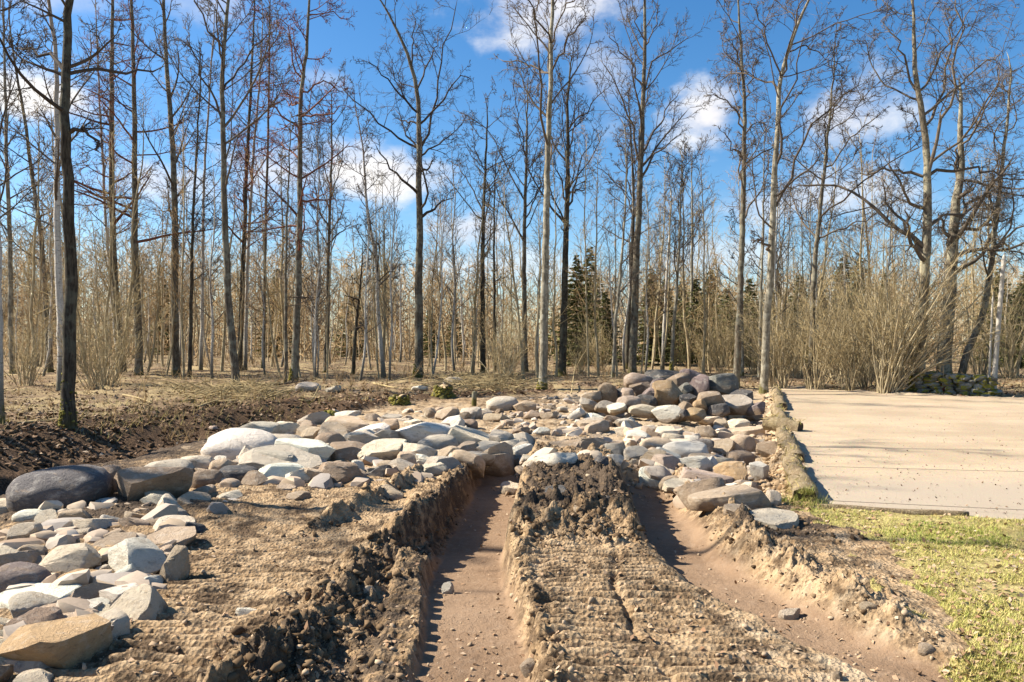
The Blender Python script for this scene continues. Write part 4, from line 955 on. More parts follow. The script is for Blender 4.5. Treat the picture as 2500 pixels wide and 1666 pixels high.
for r in [
 (592, 1066, 1130, 172, 'white', 'round', 'large pale lilac boulder at the left head of the rubble'), (634, 1028, 1076, 108, 'grey', 'ang', 'grey boulder behind the pale lilac one'),
 (690, 1030, 1072, 76, 'cream', 'ang', 'cream stone right of the grey boulder at the back'), (760, 1042, 1078, 46, 'tan', 'ang', 'narrow upright stone at the back of the rubble, left'),
 (702, 1060, 1104, 86, 'cream', 'ang', 'cream boulder above the white dome'), (746, 1080, 1138, 138, 'white', 'ang', 'white dome-shaped boulder with blue-grey right face'),
 (806, 1052, 1118, 72, 'brown', 'round', 'brown boulder right behind the white dome'), (538, 1120, 1168, 56, 'tan', 'round', 'tan stone between the ditch and the dark front stone'),
 (505, 1146, 1198, 76, 'brown', 'round', 'brown egg-shaped stone with dark right side by the ditch'), (580, 1138, 1184, 92, 'slate', 'round', 'dark grey stone in the front row, left'),
 (686, 1116, 1168, 184, 'grey', 'slab', 'long low grey boulder in front of the white dome'), (682, 1148, 1190, 116, 'white', 'ang', 'pale grey wedge in the front row, below the long grey boulder'),
 (770, 1146, 1180, 86, 'cream', 'slab', 'cream slab in the front row, right of the pale wedge'), (828, 1126, 1188, 116, 'brown', 'ang', 'dark brown boulder in the front row'),
 (560, 1168, 1204, 52, 'tan', 'round', 'small tan stone in front of the dark front-row stone'), (495, 1190, 1222, 54, 'tan', 'ang', 'small tan stone below the brown egg-shaped one'),
 (562, 1196, 1230, 64, 'cream', 'ang', 'cream stone sitting on the edge of the rolled soil'), (534, 1226, 1264, 54, 'grey', 'ang', 'grey lump on the rolled soil left of the cream flake'),
 (576, 1220, 1242, 60, 'white', 'slab', 'pale flake lying on the rolled soil'), (698, 1184, 1210, 52, 'tan', 'slab', 'tan flake half in soil before the pale wedge'), (728, 1198, 1228, 56, 'tan', 'ang', 'tan stone with black shaded side, on the rolled soil'),
 (850, 1018, 1062, 118, 'tan', 'slab', 'broad tan slab at the back of the rubble below the mossy mound'), (880, 1044, 1094, 102, 'cream', 'ang', 'cream boulder below the broad tan slab'), (945, 1048, 1092, 76, 'cream', 'ang', 'cream boulder in the middle of the pale stones'),
 (1028, 1040, 1092, 130, 'white', 'ang', 'broad white boulder in the middle of the pale stones'), (850, 1082, 1122, 70, 'grey', 'ang', 'white-grey stone left of the pair of pale boulders'), (934, 1072, 1128, 120, 'cream', 'ang', 'largest cream boulder in the middle of the rubble'),
 (1068, 1068, 1108, 94, 'grey', 'round', 'grey-white rounded boulder below the broad white one'), (1024, 1090, 1128, 96, 'cream', 'ang', 'cream boulder in front of the broad white one'), (1092, 1088, 1127, 60, 'tan', 'ang', 'blocky tan stone with dark right face, mid rubble'),
 (1146, 1042, 1098, 112, 'cream', 'ang', 'large cream boulder above the rut heads'), (1140, 1078, 1114, 64, 'tan', 'ang', 'tan stone below the large cream boulder'), (1190, 1078, 1114, 80, 'grey', 'ang', 'grey wedge right of the tan stone near the rut heads'),
 (1222, 1052, 1102, 66, 'grey', 'ang', 'grey peaked stone at the right end of the pale stones'), (1075, 1033, 1068, 50, 'brown', 'ang', 'dark three-cornered stone behind the broad white boulder'), (1000, 1102, 1144, 66, 'tan', 'ang', 'tan stone leaning left of the pale square one'),
 (1032, 1110, 1144, 58, 'white', 'ang', 'pale square stone near the front of the rubble'), (1086, 1120, 1162, 98, 'grey', 'ang', 'grey-tan boulder at the front, before the left rut'), (1150, 1106, 1143, 108, 'white', 'slab', 'pale slab just above the left rut head'),
 (1174, 1118, 1154, 86, 'cream', 'slab', 'cream slab right at the left rut head'), (1216, 1095, 1128, 56, 'white', 'ang', 'pale split stone right of the slabs above the left rut'), (925, 1136, 1174, 70, 'dark', 'ang', 'dark stone in the front row, right of the brown boulder'),
 (872, 1124, 1170, 34, 'white', 'ang', 'narrow pale stone standing on end beside the brown boulder'), (948, 1124, 1158, 54, 'tan', 'ang', 'tan stone behind the dark front-row one'), (1050, 1136, 1168, 80, 'cream', 'slab', 'flat cream stone on the front edge of the rubble'),
 (985, 1146, 1168, 50, 'grey', 'slab', 'flat grey stone on the front edge, beside the cream one'),
 (952, 1022, 1052, 50, 'tan', 'ang', 'tan stone in the back row above the cream boulders'), (1010, 1024, 1048, 44, 'cream', 'ang', 'small cream stone in the back row'), (1092, 993, 1028, 56, 'tan', 'ang', 'tan stone at the back below the mossy stump'),
 (1127, 1006, 1028, 46, 'brown', 'ang', 'brown stone in the back row beside the round grey one'), (1160, 993, 1025, 36, 'grey', 'round', 'round grey stone in the back row, under the little post'), (1187, 996, 1016, 28, 'cream', 'ang', 'small pale stone in the back row, right of the round grey one'),
 (1226, 974, 1004, 74, 'grey', 'round', 'grey hump at the far edge of the rubble'), (1280, 978, 1008, 54, 'brown', 'ang', 'brown earthy stone right of the far grey hump'), (1105, 1018, 1048, 42, 'dark', 'ang', 'dark stone in the back of the pale stones'),
 (1142, 1024, 1050, 46, 'brown', 'round', 'brown rounded stone behind the large cream boulder'), (1052, 996, 1024, 36, 'brown', 'ang', 'small brown stone at the back, left of the tan one below the stump'), (957, 1010, 1031, 48, 'grey', 'slab', 'flat grey stone at the back edge near the fallen branches'),
 (956, 1190, 1228, 56, 'tan', 'ang', 'lone tan stone in the rolled soil left of the deep rut'),
 (1350, 1104, 1142, 110, 'white', 'slab', 'long bright cream stone lying above the middle ridge'), (1412, 1066, 1112, 136, 'brown', 'slab', 'broad brown hump above the middle ridge'), (1366, 1088, 1110, 46, 'white', 'slab', 'pale flat stone on the left end of the broad brown hump'),
 (1275, 1080, 1110, 48, 'grey', 'ang', 'grey stone between the pale split stone and the long bright one'), (1497, 1078, 1122, 52, 'grey', 'ang', 'grey blocky stone right of the broad brown hump'), (1552, 1088, 1130, 62, 'grey', 'ang', 'second grey blocky stone, beside the tilted tan slabs'),
 (1467, 1113, 1143, 40, 'slate', 'ang', 'small blue-black stone at the head of the right rut'), (1286, 1145, 1165, 58, 'tan', 'slab', 'flat tan stone on the lip between the rut heads'), (1250, 1176, 1208, 50, 'cream', 'slab', 'flat cream stone lying in the left rut head'),
 (1411, 1170, 1188, 40, 'cream', 'slab', 'flat cream stone on top of the dark middle ridge'), (1522, 1042, 1068, 42, 'cream', 'ang', 'cream stone on the sandy patch'), (1570, 1040, 1060, 60, 'cream', 'slab', 'flat pale stone on the sandy patch'),
 (1632, 1044, 1072, 72, 'cream', 'slab', 'wide cream slab at the right of the sandy patch'),
 (1594, 1096, 1148, 68, 'tan', 'ang', 'tilted tan slab with black shadowed edge'), (1626, 1108, 1158, 94, 'pink', 'ang', 'pinkish slab leaning in front of the tilted tan one'), (1686, 1122, 1162, 98, 'white', 'ang', 'rough pale grey block right of the leaning slabs'),
 (1676, 1086, 1130, 112, 'white', 'round', 'whitish dome behind the rough pale block'), (1758, 1112, 1156, 68, 'cream', 'ang', 'cream block above the orange-edged stone'), (1788, 1126, 1188, 80, 'orange', 'ang', 'orange-edged boulder below the yard bank'),
 (1806, 1098, 1138, 68, 'brown', 'round', 'grey-brown boulder under the yard bank'), (1760, 1072, 1112, 62, 'tan', 'ang', 'tan boulder left of the rounded one under the bank'), (1812, 1060, 1112, 62, 'tan', 'round', 'tan rounded boulder under the yard bank'),
 (1712, 1072, 1110, 60, 'dark', 'ang', 'dark stone behind the whitish dome'), (1604, 1072, 1108, 80, 'tan', 'round', 'low tan boulder behind the tilted slabs'), (1660, 1076, 1098, 54, 'brown', 'ang', 'brown stone right of the low tan boulder'),
 (1722, 1040, 1070, 50, 'brown', 'ang', 'brown angular stone on the right of the sandy patch'), (1764, 1046, 1068, 42, 'dark', 'ang', 'dark angular stone right of the brown one'), (1818, 1042, 1070, 84, 'tan', 'slab', 'tan slab under the middle of the yard bank'),
 (1688, 1058, 1083, 52, 'tan', 'ang', 'tan stone below the brown angular one'), (1645, 1060, 1085, 54, 'cream', 'ang', 'cream stone left of the tan one'), (1800, 1022, 1055, 58, 'cream', 'ang', 'cream boulder below the right end of the heap'),
 (1760, 1024, 1050, 34, 'tan', 'round', 'tan rounded stone below the heap'), (1728, 1008, 1042, 64, 'cream', 'ang', 'cream boulder in front of the heap'), (1797, 1004, 1028, 50, 'white', 'ang', 'white wedge below the grey end of the heap'),
 (1840, 1005, 1030, 44, 'tan', 'ang', 'tan stone by the bank near the purple one'), (1720, 1146, 1192, 128, 'pink', 'slab', 'wide pinkish slab below the rough pale block'), (1635, 1168, 1202, 52, 'tan', 'round', 'tan rounded stone beside the lilac one'),
 (1610, 1148, 1198, 74, 'grey', 'ang', 'pale lilac stone at the head of the right rut'), (1660, 1180, 1212, 78, 'cream', 'slab', 'cream slab beside the right rut'), (1766, 1172, 1218, 128, 'tan', 'slab', 'tan slab strewn with dry grass below the pinkish one'),
 (1702, 1190, 1224, 60, 'grey', 'ang', 'grey stone with black right side near the right rut'), (1780, 1208, 1246, 172, 'tan', 'slab', 'long tan slab along the lower edge of the rubble'), (1805, 1240, 1268, 70, 'tan', 'ang', 'tan stone in the hollow below the long slab'),
 (1853, 1126, 1174, 44, 'white', 'ang', 'pale shard stuck in the yard bank'), (1888, 1196, 1240, 34, 'cream', 'ang', 'cream shard in the bank near the grass tuft')]:
    rock_at(*r, RB, name='boulder' if r[3] > 95 else 'stone')
o = rock_at(1885, 1252, 1290, 112, 'grey', 'slab', 'flat grey slab flush with the soil at the corner of the lawn', RB, sink=.55, tilt=.03)
for r in [(1928, 1350, 1390, 30, 'cream', 'ang', 'x')][:0]: pass
WS = 'single stones in the churned soil'
for r in [(440, 1502, 1526, 32, 'white', 'slab', 'small white stone on the rolled soil near the cream boulder'), (622, 1484, 1516, 78, 'white', 'slab', 'white flake lying on the rolled soil, left foreground'), (574, 1530, 1558, 80, 'white', 'slab', 'flat white stone below the white flake'),
 (534, 1518, 1548, 28, 'grey', 'round', 'pebble beside the flat white stone'), (802, 1416, 1450, 38, 'tan', 'round', 'round tan stone on the rolled soil left of the berm'), (895, 1430, 1466, 46, 'cream', 'ang', 'cream stone half in the dark berm'),
 (1094, 1420, 1452, 26, 'white', 'ang', 'small white stone lying in the deep rut'), (1928, 1480, 1514, 44, 'cream', 'ang', 'cream stone on the soil between right rut and lawn'), (2262, 1578, 1606, 40, 'tan', 'round', 'tan stone at the edge of the grass, bottom right'),
 (1385, 1415, 1440, 36, 'cream', 'ang', 'cream lump on the near part of the middle ridge'), (1370, 1450, 1482, 36, 'tan', 'ang', 'tan lump on the middle ridge below the cream lump'), (1575, 1420, 1440, 30, 'cream', 'ang', 'pale stone at the right side of the middle ridge'),
 (1355, 1190, 1216, 54, 'dark', 'ang', 'dark stone stuck in the middle ridge'), (1475, 1212, 1238, 44, 'tan', 'ang', 'tan stone near the right brink of the ridge'), (1420, 1235, 1256, 36, 'tan', 'slab', 'tan stone in the middle of the ridge'),
 (2045, 1640, 1666, 22, 'brown', 'round', 'brown pebble in the soil, bottom right'), (2120, 1478, 1500, 40, 'tan', 'round', 'tan stone sunk at the brink of the grass'), (1290, 1610, 1650, 40, 'tan', 'ang', 'tan lump at the bottom of the ridge')]:
    rock_at(*r, WS, sink=.4)

# the heap of boulders: centre (u, v), width, height in the picture and distance
HB = 'boulders of the heap'
for u, v, wp, hp, d, tone, kind, lab in [
 (1559, 934, 58, 36, 20.6, 'pink', 'round', 'smooth tan oval boulder on top of the heap, left'), (1624, 927, 80, 38, 21.2, 'slate', 'round', 'blue-black boulder on the crest of the heap'), (1690, 924, 54, 32, 20.8, 'mauve', 'round', 'mauve boulder on the crest of the heap'),
 (1708, 950, 47, 58, 19.8, 'mauve', 'ang', 'mauve boulder with moss spots below the crest'), (1757, 946, 70, 50, 20.0, 'green', 'ang', 'grey-green boulder with dark right face, top right of the heap'), (1630, 966, 60, 60, 19.2, 'orange', 'ang', 'angular orange-tan boulder in the middle of the heap'),
 (1606, 948, 38, 36, 19.9, 'mauve', 'round', 'mauve-brown boulder left of the angular orange one'), (1484, 962, 38, 46, 19.6, 'brown', 'round', 'tall brown boulder at the left end of the heap'), (1564, 955, 46, 34, 20.0, 'brown', 'round', 'brown boulder under the smooth tan oval'),
 (1513, 964, 26, 24, 19.7, 'dark', 'round', 'small dark boulder right of the tall brown one'), (1536, 988, 48, 36, 18.7, 'pink', 'round', 'smooth tan boulder at the front foot of the heap'), (1578, 983, 44, 28, 19.1, 'dark', 'round', 'dark boulder behind the smooth tan front one'),
 (1673, 955, 32, 32, 19.8, 'green', 'ang', 'moss-capped boulder right of the angular orange one'), (1678, 979, 36, 28, 19.0, 'slate', 'round', 'dark boulder with tan right side in a hollow of the heap'), (1676, 997, 38, 30, 18.4, 'tan', 'round', 'tan rounded boulder at the foot of the heap, middle'),
 (1738, 985, 64, 48, 18.6, 'tan', 'ang', 'big tan boulder with a mossy left corner, front right of the heap'), (1796, 992, 64, 42, 18.8, 'grey', 'round', 'grey boulder at the right front of the heap'), (1806, 975, 50, 40, 19.6, 'dark', 'round', 'dark boulder behind the grey one at the right end'),
 (1845, 999, 38, 28, 18.6, 'mauve', 'ang', 'purple-black block beyond the right foot of the heap'), (1531, 966, 24, 32, 19.4, 'pink', 'round', 'narrow tan boulder between the brown ones'), (1588, 968, 32, 34, 19.3, 'mauve', 'round', 'mauve boulder left of the angular orange one, lower'),
 (1447, 972, 46, 28, 19.6, 'tan', 'round', 'tan boulder with dark right side, left foot of the heap'), (1752, 1006, 46, 30, 18.2, 'dark', 'round', 'dark boulder in shade under the big tan one'), (1709, 996, 28, 30, 18.3, 'orange', 'ang', 'orange boulder left of the big tan one'),
 (1696, 1012, 50, 24, 17.6, 'orange', 'ang', 'orange-tan stone lying before the heap'), (1628, 1012, 60, 34, 17.7, 'white', 'ang', 'white-stained boulder before the angular orange one'), (1573, 1004, 64, 26, 18.0, 'cream', 'slab', 'cream slab at the foot of the heap'),
 (1662, 1016, 30, 26, 17.6, 'dark', 'ang', 'dark stone right of the white-stained one'), (1438, 990, 42, 26, 19.0, 'grey', 'ang', 'pale grey stone at the far left foot of the heap'), (1477, 994, 42, 24, 18.6, 'grey', 'ang', 'grey stone below the tall brown boulder'),
 (1505, 1000, 36, 24, 18.2, 'white', 'ang', 'whitish stone left of the smooth tan front boulder'), (1655, 945, 60, 50, 20.6, 'brown', 'round', 'brown boulder in the core of the heap'), (1640, 990, 60, 50, 19.6, 'brown', 'round', 'brown boulder deep in the foot of the heap'), (1715, 975, 60, 50, 20.2, 'brown', 'round', 'brown boulder deep behind the mossy tan one'), (1600, 985, 60, 50, 20.2, 'brown', 'round', 'brown boulder deep behind the dark front ones'), (1770, 985, 60, 50, 20.2, 'dark', 'round', 'dark boulder deep in the right end of the heap')]:
    w_ = wp*d/F; h_ = hp*d/F*1.05; x = (u-CX)/F*d; z = EYE+(HZ-v)/F*d
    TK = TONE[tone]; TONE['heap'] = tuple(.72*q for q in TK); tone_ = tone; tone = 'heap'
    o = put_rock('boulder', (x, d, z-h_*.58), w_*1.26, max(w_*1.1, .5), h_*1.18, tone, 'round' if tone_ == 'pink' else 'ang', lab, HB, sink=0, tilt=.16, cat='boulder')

# smaller rubble filling the gaps, each its own stone
g = np.random.default_rng(808)
AREAS = [([(480, 1190), (600, 1040), (760, 1020), (1000, 1010), (1230, 990), (1290, 1100), (1230, 1150), (900, 1195), (700, 1200)], 70, 'l', (.26, .62)), ([(1240, 1000), (1500, 985), (1700, 1020), (1880, 1020), (1890, 1100), (1850, 1180), (1850, 1240), (1650, 1230), (1560, 1150), (1400, 1130), (1250, 1150)], 100, 'r', (.20, .52)),
         ([(0, 1260), (420, 1200), (480, 1260), (400, 1400), (330, 1560), (150, 1640), (0, 1640)], 52, 'd', (.14, .36)), ([(1230, 985), (1450, 960), (1560, 1000), (1500, 1020), (1250, 1020)], 20, 'r', (.14, .3))]
GL = {'l': ('small broken stone filling gaps in the pale left part of the rubble', 'small rubble left of the ruts'), 'r': ('small broken stone bedded in the sandy right part of the rubble', 'small rubble right of the ruts'), 'd': ('small stone wedged in the muddy slope among the ditch boulders', 'small stones along the ditch')}
def inside(u, v, P):
    c = False; j = len(P)-1
    for i in range(len(P)):
        if (P[i][1] > v) != (P[j][1] > v) and u < (P[j][0]-P[i][0])*(v-P[i][1])/(P[j][1]-P[i][1])+P[i][0]: c = not c
        j = i
    return c
for P, n, key, (s0, s1) in AREAS:
    us = [p[0] for p in P]; vs = [p[1] for p in P]; k = 0
    while k < n:
        u = min(us)+(max(us)-min(us))*g.random(); q = g.random(); v = min(vs)+(max(vs)-min(vs))*q
        if not inside(u, v, P): continue
        b = G(u, v); s = s0+(s1-s0)*g.random()**1.6
        put_rock('stone', b, s*(.9+.5*g.random()), s, s*(.5+.3*g.random()), g.choice(['cream', 'tan', 'grey', 'white', 'white', 'cream', 'tan', 'brown']), g.choice(['ang', 'ang', 'slab']), GL[key][0], GL[key][1], sink=.35, tilt=.3); k += 1
# the finest rubble, past counting
ICO2, ICF2 = ico(1)
def chips():
    VV = []; FF = []; n = 0; protos = []
    for k in range(10):
        q = np.random.default_rng(7100+k); V = np.sign(ICO2)*np.abs(ICO2)**.62; V /= np.abs(V).max()
        for _ in range(10):
            d_ = q.normal(size=3); d_ /= np.linalg.norm(d_); V = V-np.maximum(V@d_-(.6+.35*q.random()), 0)[:, None]*d_
        protos.append(V/(V.max(0)-V.min(0)))
    for P, m, key, _ in AREAS:
        us = [p[0] for p in P]; vs = [p[1] for p in P]; k = 0
        while k < m*4:
            u = min(us)+(max(us)-min(us))*g.random(); v = min(vs)+(max(vs)-min(vs))*g.random()
            if not inside(u, v, P): continue
            b = G(u, v); s = .06+.22*g.random()**2; a = g.random()*6.28; V = protos[g.integers(10)]*np.array([s*(1+.6*g.random()), s, s*(.5+.4*g.random())]); t_ = g.normal()*.3
            V = np.stack([V[:, 0]*math.cos(a)-V[:, 1]*math.sin(a), V[:, 0]*math.sin(a)+V[:, 1]*math.cos(a), V[:, 2]+V[:, 0]*t_], axis=1)
            VV.append(V+np.array([b.x, b.y, b.z+s*.15])); FF.append(ICF2+n); n += len(V); k += 1
    rm = mesh('rubble', np.concatenate(VV), [np.concatenate(FF)], island_material('rubble_chip', [(.50, .40, .29), (.36, .27, .18), (.58, .50, .40), (.27, .19, .13), (.45, .36, .27), (.33, .29, .25)])); rm.set_sharp_from_angle(angle=R(22))
    tag(link('rubble', rm), 'fine broken rubble between the larger stones', 'rubble', kind='stuff')
chips()
# stones on the forest edge
for r in [(752, 936, 960, 58, 'grey', 'round', 'grey flat-topped boulder on the bank below the moss-footed alder'), (812, 942, 962, 40, 'grey', 'slab', 'low grey stone right of the flat-topped boulder on the bank'), (1106, 924, 942, 46, 'grey', 'round', 'grey boulder lying beside the brushwood'), (1022, 942, 956, 40, 'white', 'slab', 'pale sawn slab of wood or stone below the great oak'),
          (520, 1042, 1058, 20, 'pink', 'round', 'single pale stone on the dark bank above the ditch')]:
    rock_at(*r, 'stones on the wood edge')

# ------------------------------------------------------------------ yard edge: logs, board, strings, post, shovel, stone wall
def log_mat():
    m, t, b = material('grassy_log', .95, .1)
    co = t.add('ShaderNodeTexCoord').outputs['Object']
    n = t.noise(t.map(co, (1, 1, 1)), 6, 5, .7); f = t.noise(co, 60, 4, .7); nb = t.noise(co, 2.2, 4, .6)
    c = t.mix(t.sm(n, .35, .68), (.30, .22, .13), (.52, .42, .27))
    c = t.mix(t.sm(nb, .50, .66, 0, .3), c, (.27, .235, .10))
    c = t.mix(t.sm(f, .45, .65, .6, 0), c, (.13, .09, .05))
    t.put(b.inputs['Base Color'], c); bump(t, b, t.m('ADD', n, f), .9, .04); return m
M['log'] = log_mat()
M['cutwood'] = twig_material('cut_wood', (.30, .21, .12), (.45, .34, .21)); M['rot'] = twig_material('rotten_wood', (.05, .035, .025), (.12, .08, .05))
M['post'] = bark_material('silvered_post', (.30, .27, .23), (.52, .48, .41), (.40, .37, .30), .4, False)
M['straw'] = island_material('dry_grass', [(.30, .23, .09), (.46, .36, .15), (.36, .27, .11), (.25, .24, .06)])
M['grass'] = island_material('lawn_grass', [(.50, .41, .15), (.27, .29, .06), (.60, .50, .21), (.24, .29, .05), (.46, .38, .12), (.56, .44, .20)])
M['green_grass'] = island_material('green_grass', [(.13, .21, .025), (.24, .30, .05), (.36, .34, .09)])
M['grass_mix'] = island_material('mixed_grass', [(.10, .15, .02), (.34, .27, .10), (.18, .22, .04), (.42, .33, .14)])
M['leaf'] = island_material('dry_leaf', [(.20, .115, .065), (.34, .22, .13), (.44, .31, .20), (.26, .15, .085), (.50, .39, .27)])
M['leaf_dark'] = island_material('bank_leaf', [(.07, .042, .026), (.15, .09, .055), (.24, .16, .10), (.10, .06, .038), (.36, .28, .20)])
M['clod_d'] = island_material('dark_clod', [(.062, .041, .025), (.125, .083, .048), (.24, .165, .095), (.09, .058, .034), (.17, .115, .066)], .98, .05)
M['clod_b'] = island_material('bank_clod', [(.17, .105, .055), (.30, .20, .11), (.42, .30, .18), (.11, .07, .04)], .98, .05)
M['clod_l'] = island_material('pale_clod', [(.25, .175, .11), (.36, .265, .175), (.42, .32, .215), (.22, .15, .09)], .98, .05)
M['red'] = material('red_shovel_blade', .55, .3)[0]; M['red'].node_tree.nodes['Principled BSDF'].inputs['Base Color'].default_value = (.36, .075, .045, 1)
M['string'] = material('dark_string', .8, .1)[0]; M['string'].node_tree.nodes['Principled BSDF'].inputs['Base Color'].default_value = (.26, .22, .17, 1)

def log_thing(a, b, r, label, up=-.02):
    """a lying log from ground point a to b, with bark and two cut ends"""
    a = Vector(a); b = Vector(b); root = tag(link('edging_log', None, loc=a), label, 'log', 'logs along the gravel edge')
    K = 40; t = np.linspace(0, 1, K); g = np.random.default_rng(int(abs(a.x*1000))+3); S_ = 20
    d = np.array(b-a); L = np.linalg.norm(d); d = d/L; n1 = np.cross(d, [0, 0, 1.]); n1 /= np.linalg.norm(n1); n2 = np.cross(n1, d)
    an = np.arange(S_)*2*np.pi/S_; rad = r*(1+.07*np.sin(t*7+g.random()*6))[:, None]*(1+.30*fbm(np.repeat(an[None]*2, K, 0), np.repeat(t[:, None]*L*4, S_, 1), 1, 4, 7))
    cen = t[:, None]*L*d[None]+np.array([0, 0, r*.55+up])+np.stack([.03*np.sin(t*4+1), 0*t, .015*np.sin(t*5)], axis=1)
    V = cen[:, None, :]+rad[..., None]*(np.cos(an)[None, :, None]*n1+np.sin(an)[None, :, None]*n2)
    i = np.arange(K-1)[:, None]*S_; j = np.arange(S_)[None]; jn = (j+1) % S_
    bk = link('bark', mesh('bark', V.reshape(-1, 3), [np.stack([i+j, i+S_+j, i+S_+jn, i+jn], axis=2).reshape(-1, 4)], M['log']), root)
    for e, sg in ((0, -1), (K-1, 1)):
        c = cen[e]+d*sg*-.03; rg_ = V[e]*.94+cen[e]*.06+d*sg*-.012
        link('cut_end', mesh('cut_end', np.concatenate([rg_, [c]]), [np.stack([np.arange(S_), (np.arange(S_)+1) % S_, np.full(S_, S_)], axis=1)], M['rot'], False), root)
    # withered grass clinging to it
    n = 260; q = g.random(n); aa = g.random(n)*np.pi*1.2-.1; p = q[:, None]*L*d+np.array([0, 0, r*.55+up])+r*(np.cos(aa)[:, None]*n1+np.sin(aa)[:, None]*n2)
    dr = g.normal(size=(n, 3))*.7-n1*0+np.array([0, 0, -.1]); dr /= np.linalg.norm(dr, axis=1, keepdims=True); ln = .05+.08*g.random((n, 1)); wd = np.cross(dr, g.normal(size=(n, 3)))*.004
    Vg = np.stack([p-wd, p+wd, p+dr*ln+np.array([0, 0, .01])], axis=1).reshape(-1, 3)
    wg = link('withered_grass', mesh('withered_grass', Vg, [np.arange(n*3).reshape(-1, 3)], M['straw'], False), bk); wg['kind'] = 'stuff'
    return root
def gp(x, y, dz=0): return (x, y, h1(x, y)+dz)
log_thing((3.13, 8.35, .0), (3.92, 10.75, .02), .125, 'nearest weathered log on the gravel edge, ending at the grass tuft')
log_thing((4.03, 11.05, .0), (5.05, 14.4, .02), .12, 'second log along the gravel edge, dark at its near end')
log_thing((5.05, 15.5, .05), (5.62, 15.0, .0), .15, 'short log lying askew on the gravel edge, cut end towards the yard')
log_thing((5.45, 15.7, .0), (6.6, 19.2, .02), .135, 'third log along the gravel edge, beyond the askew one')
log_thing((6.75, 19.5, .0), (9.1, 26.6, .02), .14, 'farthest log along the gravel edge, running to the pale tree')

def board(a, b, w_, h_, name, mat, label, cat):
    a = np.array(a, float); b = np.array(b, float); d = b-a; L = np.linalg.norm(d); d /= L; n = np.cross(d, [0, 0, 1.]); n /= np.linalg.norm(n); K = 14; t = np.linspace(0, 1, K)
    c = a+t[:, None]*L*d; up = np.array([0, 0, 1.]); bv = .012
    prof = [(-w_/2, -.05), (-w_/2, h_-bv), (-w_/2+bv, h_), (w_/2-bv, h_), (w_/2, h_-bv), (w_/2, -.05)]; S_ = len(prof); g = np.random.default_rng(4)
    V = np.stack([c+n*p[0]+up*(p[1]+.006*np.sin(t*9))[:, None] for p in prof], axis=1)
    i = np.arange(K-1)[:, None]*S_; j = np.arange(S_)[None]; jn = (j+1) % S_
    return tag(link(name, mesh(name, V.reshape(-1, 3), [np.stack([i+j, i+jn, i+S_+jn, i+S_+j], axis=2).reshape(-1, 4), np.array([np.arange(S_)[::-1], np.arange(S_)+(K-1)*S_])], mat, False)), label, cat)
board((3.20, y_front(3.2)+.01, 0), (4.55, y_front(4.55)+.01, 0), .05, .045, 'edging_board', M['log'], 'mossy greenish board edging the near end of the gravel', 'board')
def strand(P, r, name, label, cat, mat, S_=5, group=None):
    P = np.asarray(P, float); mb = MB(); P = resample(P, 24); mb.tubes(P[None], np.full((1, 24), r), S_)
    return tag(link(name, mb.mesh(name, mat)), label, cat, group)
strand([(3.35, 8.25, .05), (4.6, 7.95, .045), (6.5, 7.45, .05)], .0035, 'guide_string', 'dark string stretched just inside the near gravel edge', 'string', M['string'])
strand([(4.3, 10.6, .03), (6.2, 10.3, .025), (9.5, 9.8, .03)], .003, 'guide_string', 'thin string across the gravel further in', 'string', M['string'])

b = G(2424, 967); D = b.y
root = tag(link('wooden_post', None, loc=b), 'tall pale bare post leaning right, standing by the mossy wall', 'post')
T = path3([(2424, 967), (2432, 860), (2442, 740), (2452, 614)], D, 2424, b.z, rng, 0); T[0, 2] = -.3; T = resample(T, 20); mb = MB(); Tr = np.linspace(.085, .062, 20); mb.tubes(T[None], Tr[None], 12); link('shaft', mb.mesh('shaft', M['post']), root)
b2 = G(2412, 955)
root = tag(link('wooden_post', None, loc=b2), 'thinner grey pole standing just left of the tall pale post', 'post')
T = path3([(2412, 955), (2418, 850), (2424, 720)], b2.y, 2412, b2.z, rng, 0); T[0, 2] = -.3; T = resample(T, 20); mb = MB(); mb.tubes(T[None], np.linspace(.045, .03, 20)[None], 9); link('shaft', mb.mesh('shaft', M['post']), root)

# dry-stone wall, stone by stone
b = G(2240, 966); wl = tag(link('stone_wall', None, loc=(0, 0, 0)), 'low dry-stone wall thick with yellow moss at the far end of the gravel', 'wall')
def rock_small(k):
    m_ = ROCK['ang'][k].copy(); m_.materials.clear(); m_.materials.append(M['mossrock']); return m_
WR = [rock_small(k) for k in range(8)]; g = np.random.default_rng(66)
x0 = (2232-CX)/F*25.6; x1 = (2432-CX)/F*24.6
for row in range(5):
    x = x0+g.random()*.15
    while x < x1:
        wd = .20+.28*g.random(); hh = .13+.06*g.random(); yy = 25.7-(x-x0)/(x1-x0)*1.0
        for dp in ((0, 1) if row < 4 else (0, 1, 2)):
            o = link('stone', WR[g.integers(8)], wl); o.location = (x+wd/2, yy+dp*.38+row*.03, h1(x, yy)+.06+row*.135+g.normal()*.015); o.scale = (wd*1.08, .34, hh*1.25); o.rotation_euler = (g.normal()*.1, g.normal()*.08, g.normal()*.2)
            c = .20+.22*g.random(); o.color = (c*1.05, c*.98, c*.82, 1)
        x += wd
b = G(2304, 962)
sh = tag(link('shovel', None, loc=b), 'shovel with red blade leaning upright against the mossy wall', 'shovel'); sc = b.y/F
mb = MB(); P = np.array([[[0, 0, .28], [.01, .03, .7], [.0, .06, 1.2]]]); mb.tubes(P, np.array([[.018, .018, .016]]), 8); link('handle', mb.mesh('handle', M['cutwood']), sh)
bw = .14; V = []
for zz, ww, yy in ((0, .11, -.03), (.10, .15, -.01), (.25, .15, .0), (.33, .06, .01)):
    for xx in (-1, -.5, 0, .5, 1): V.append((xx*ww, yy+.02*xx*xx, zz))
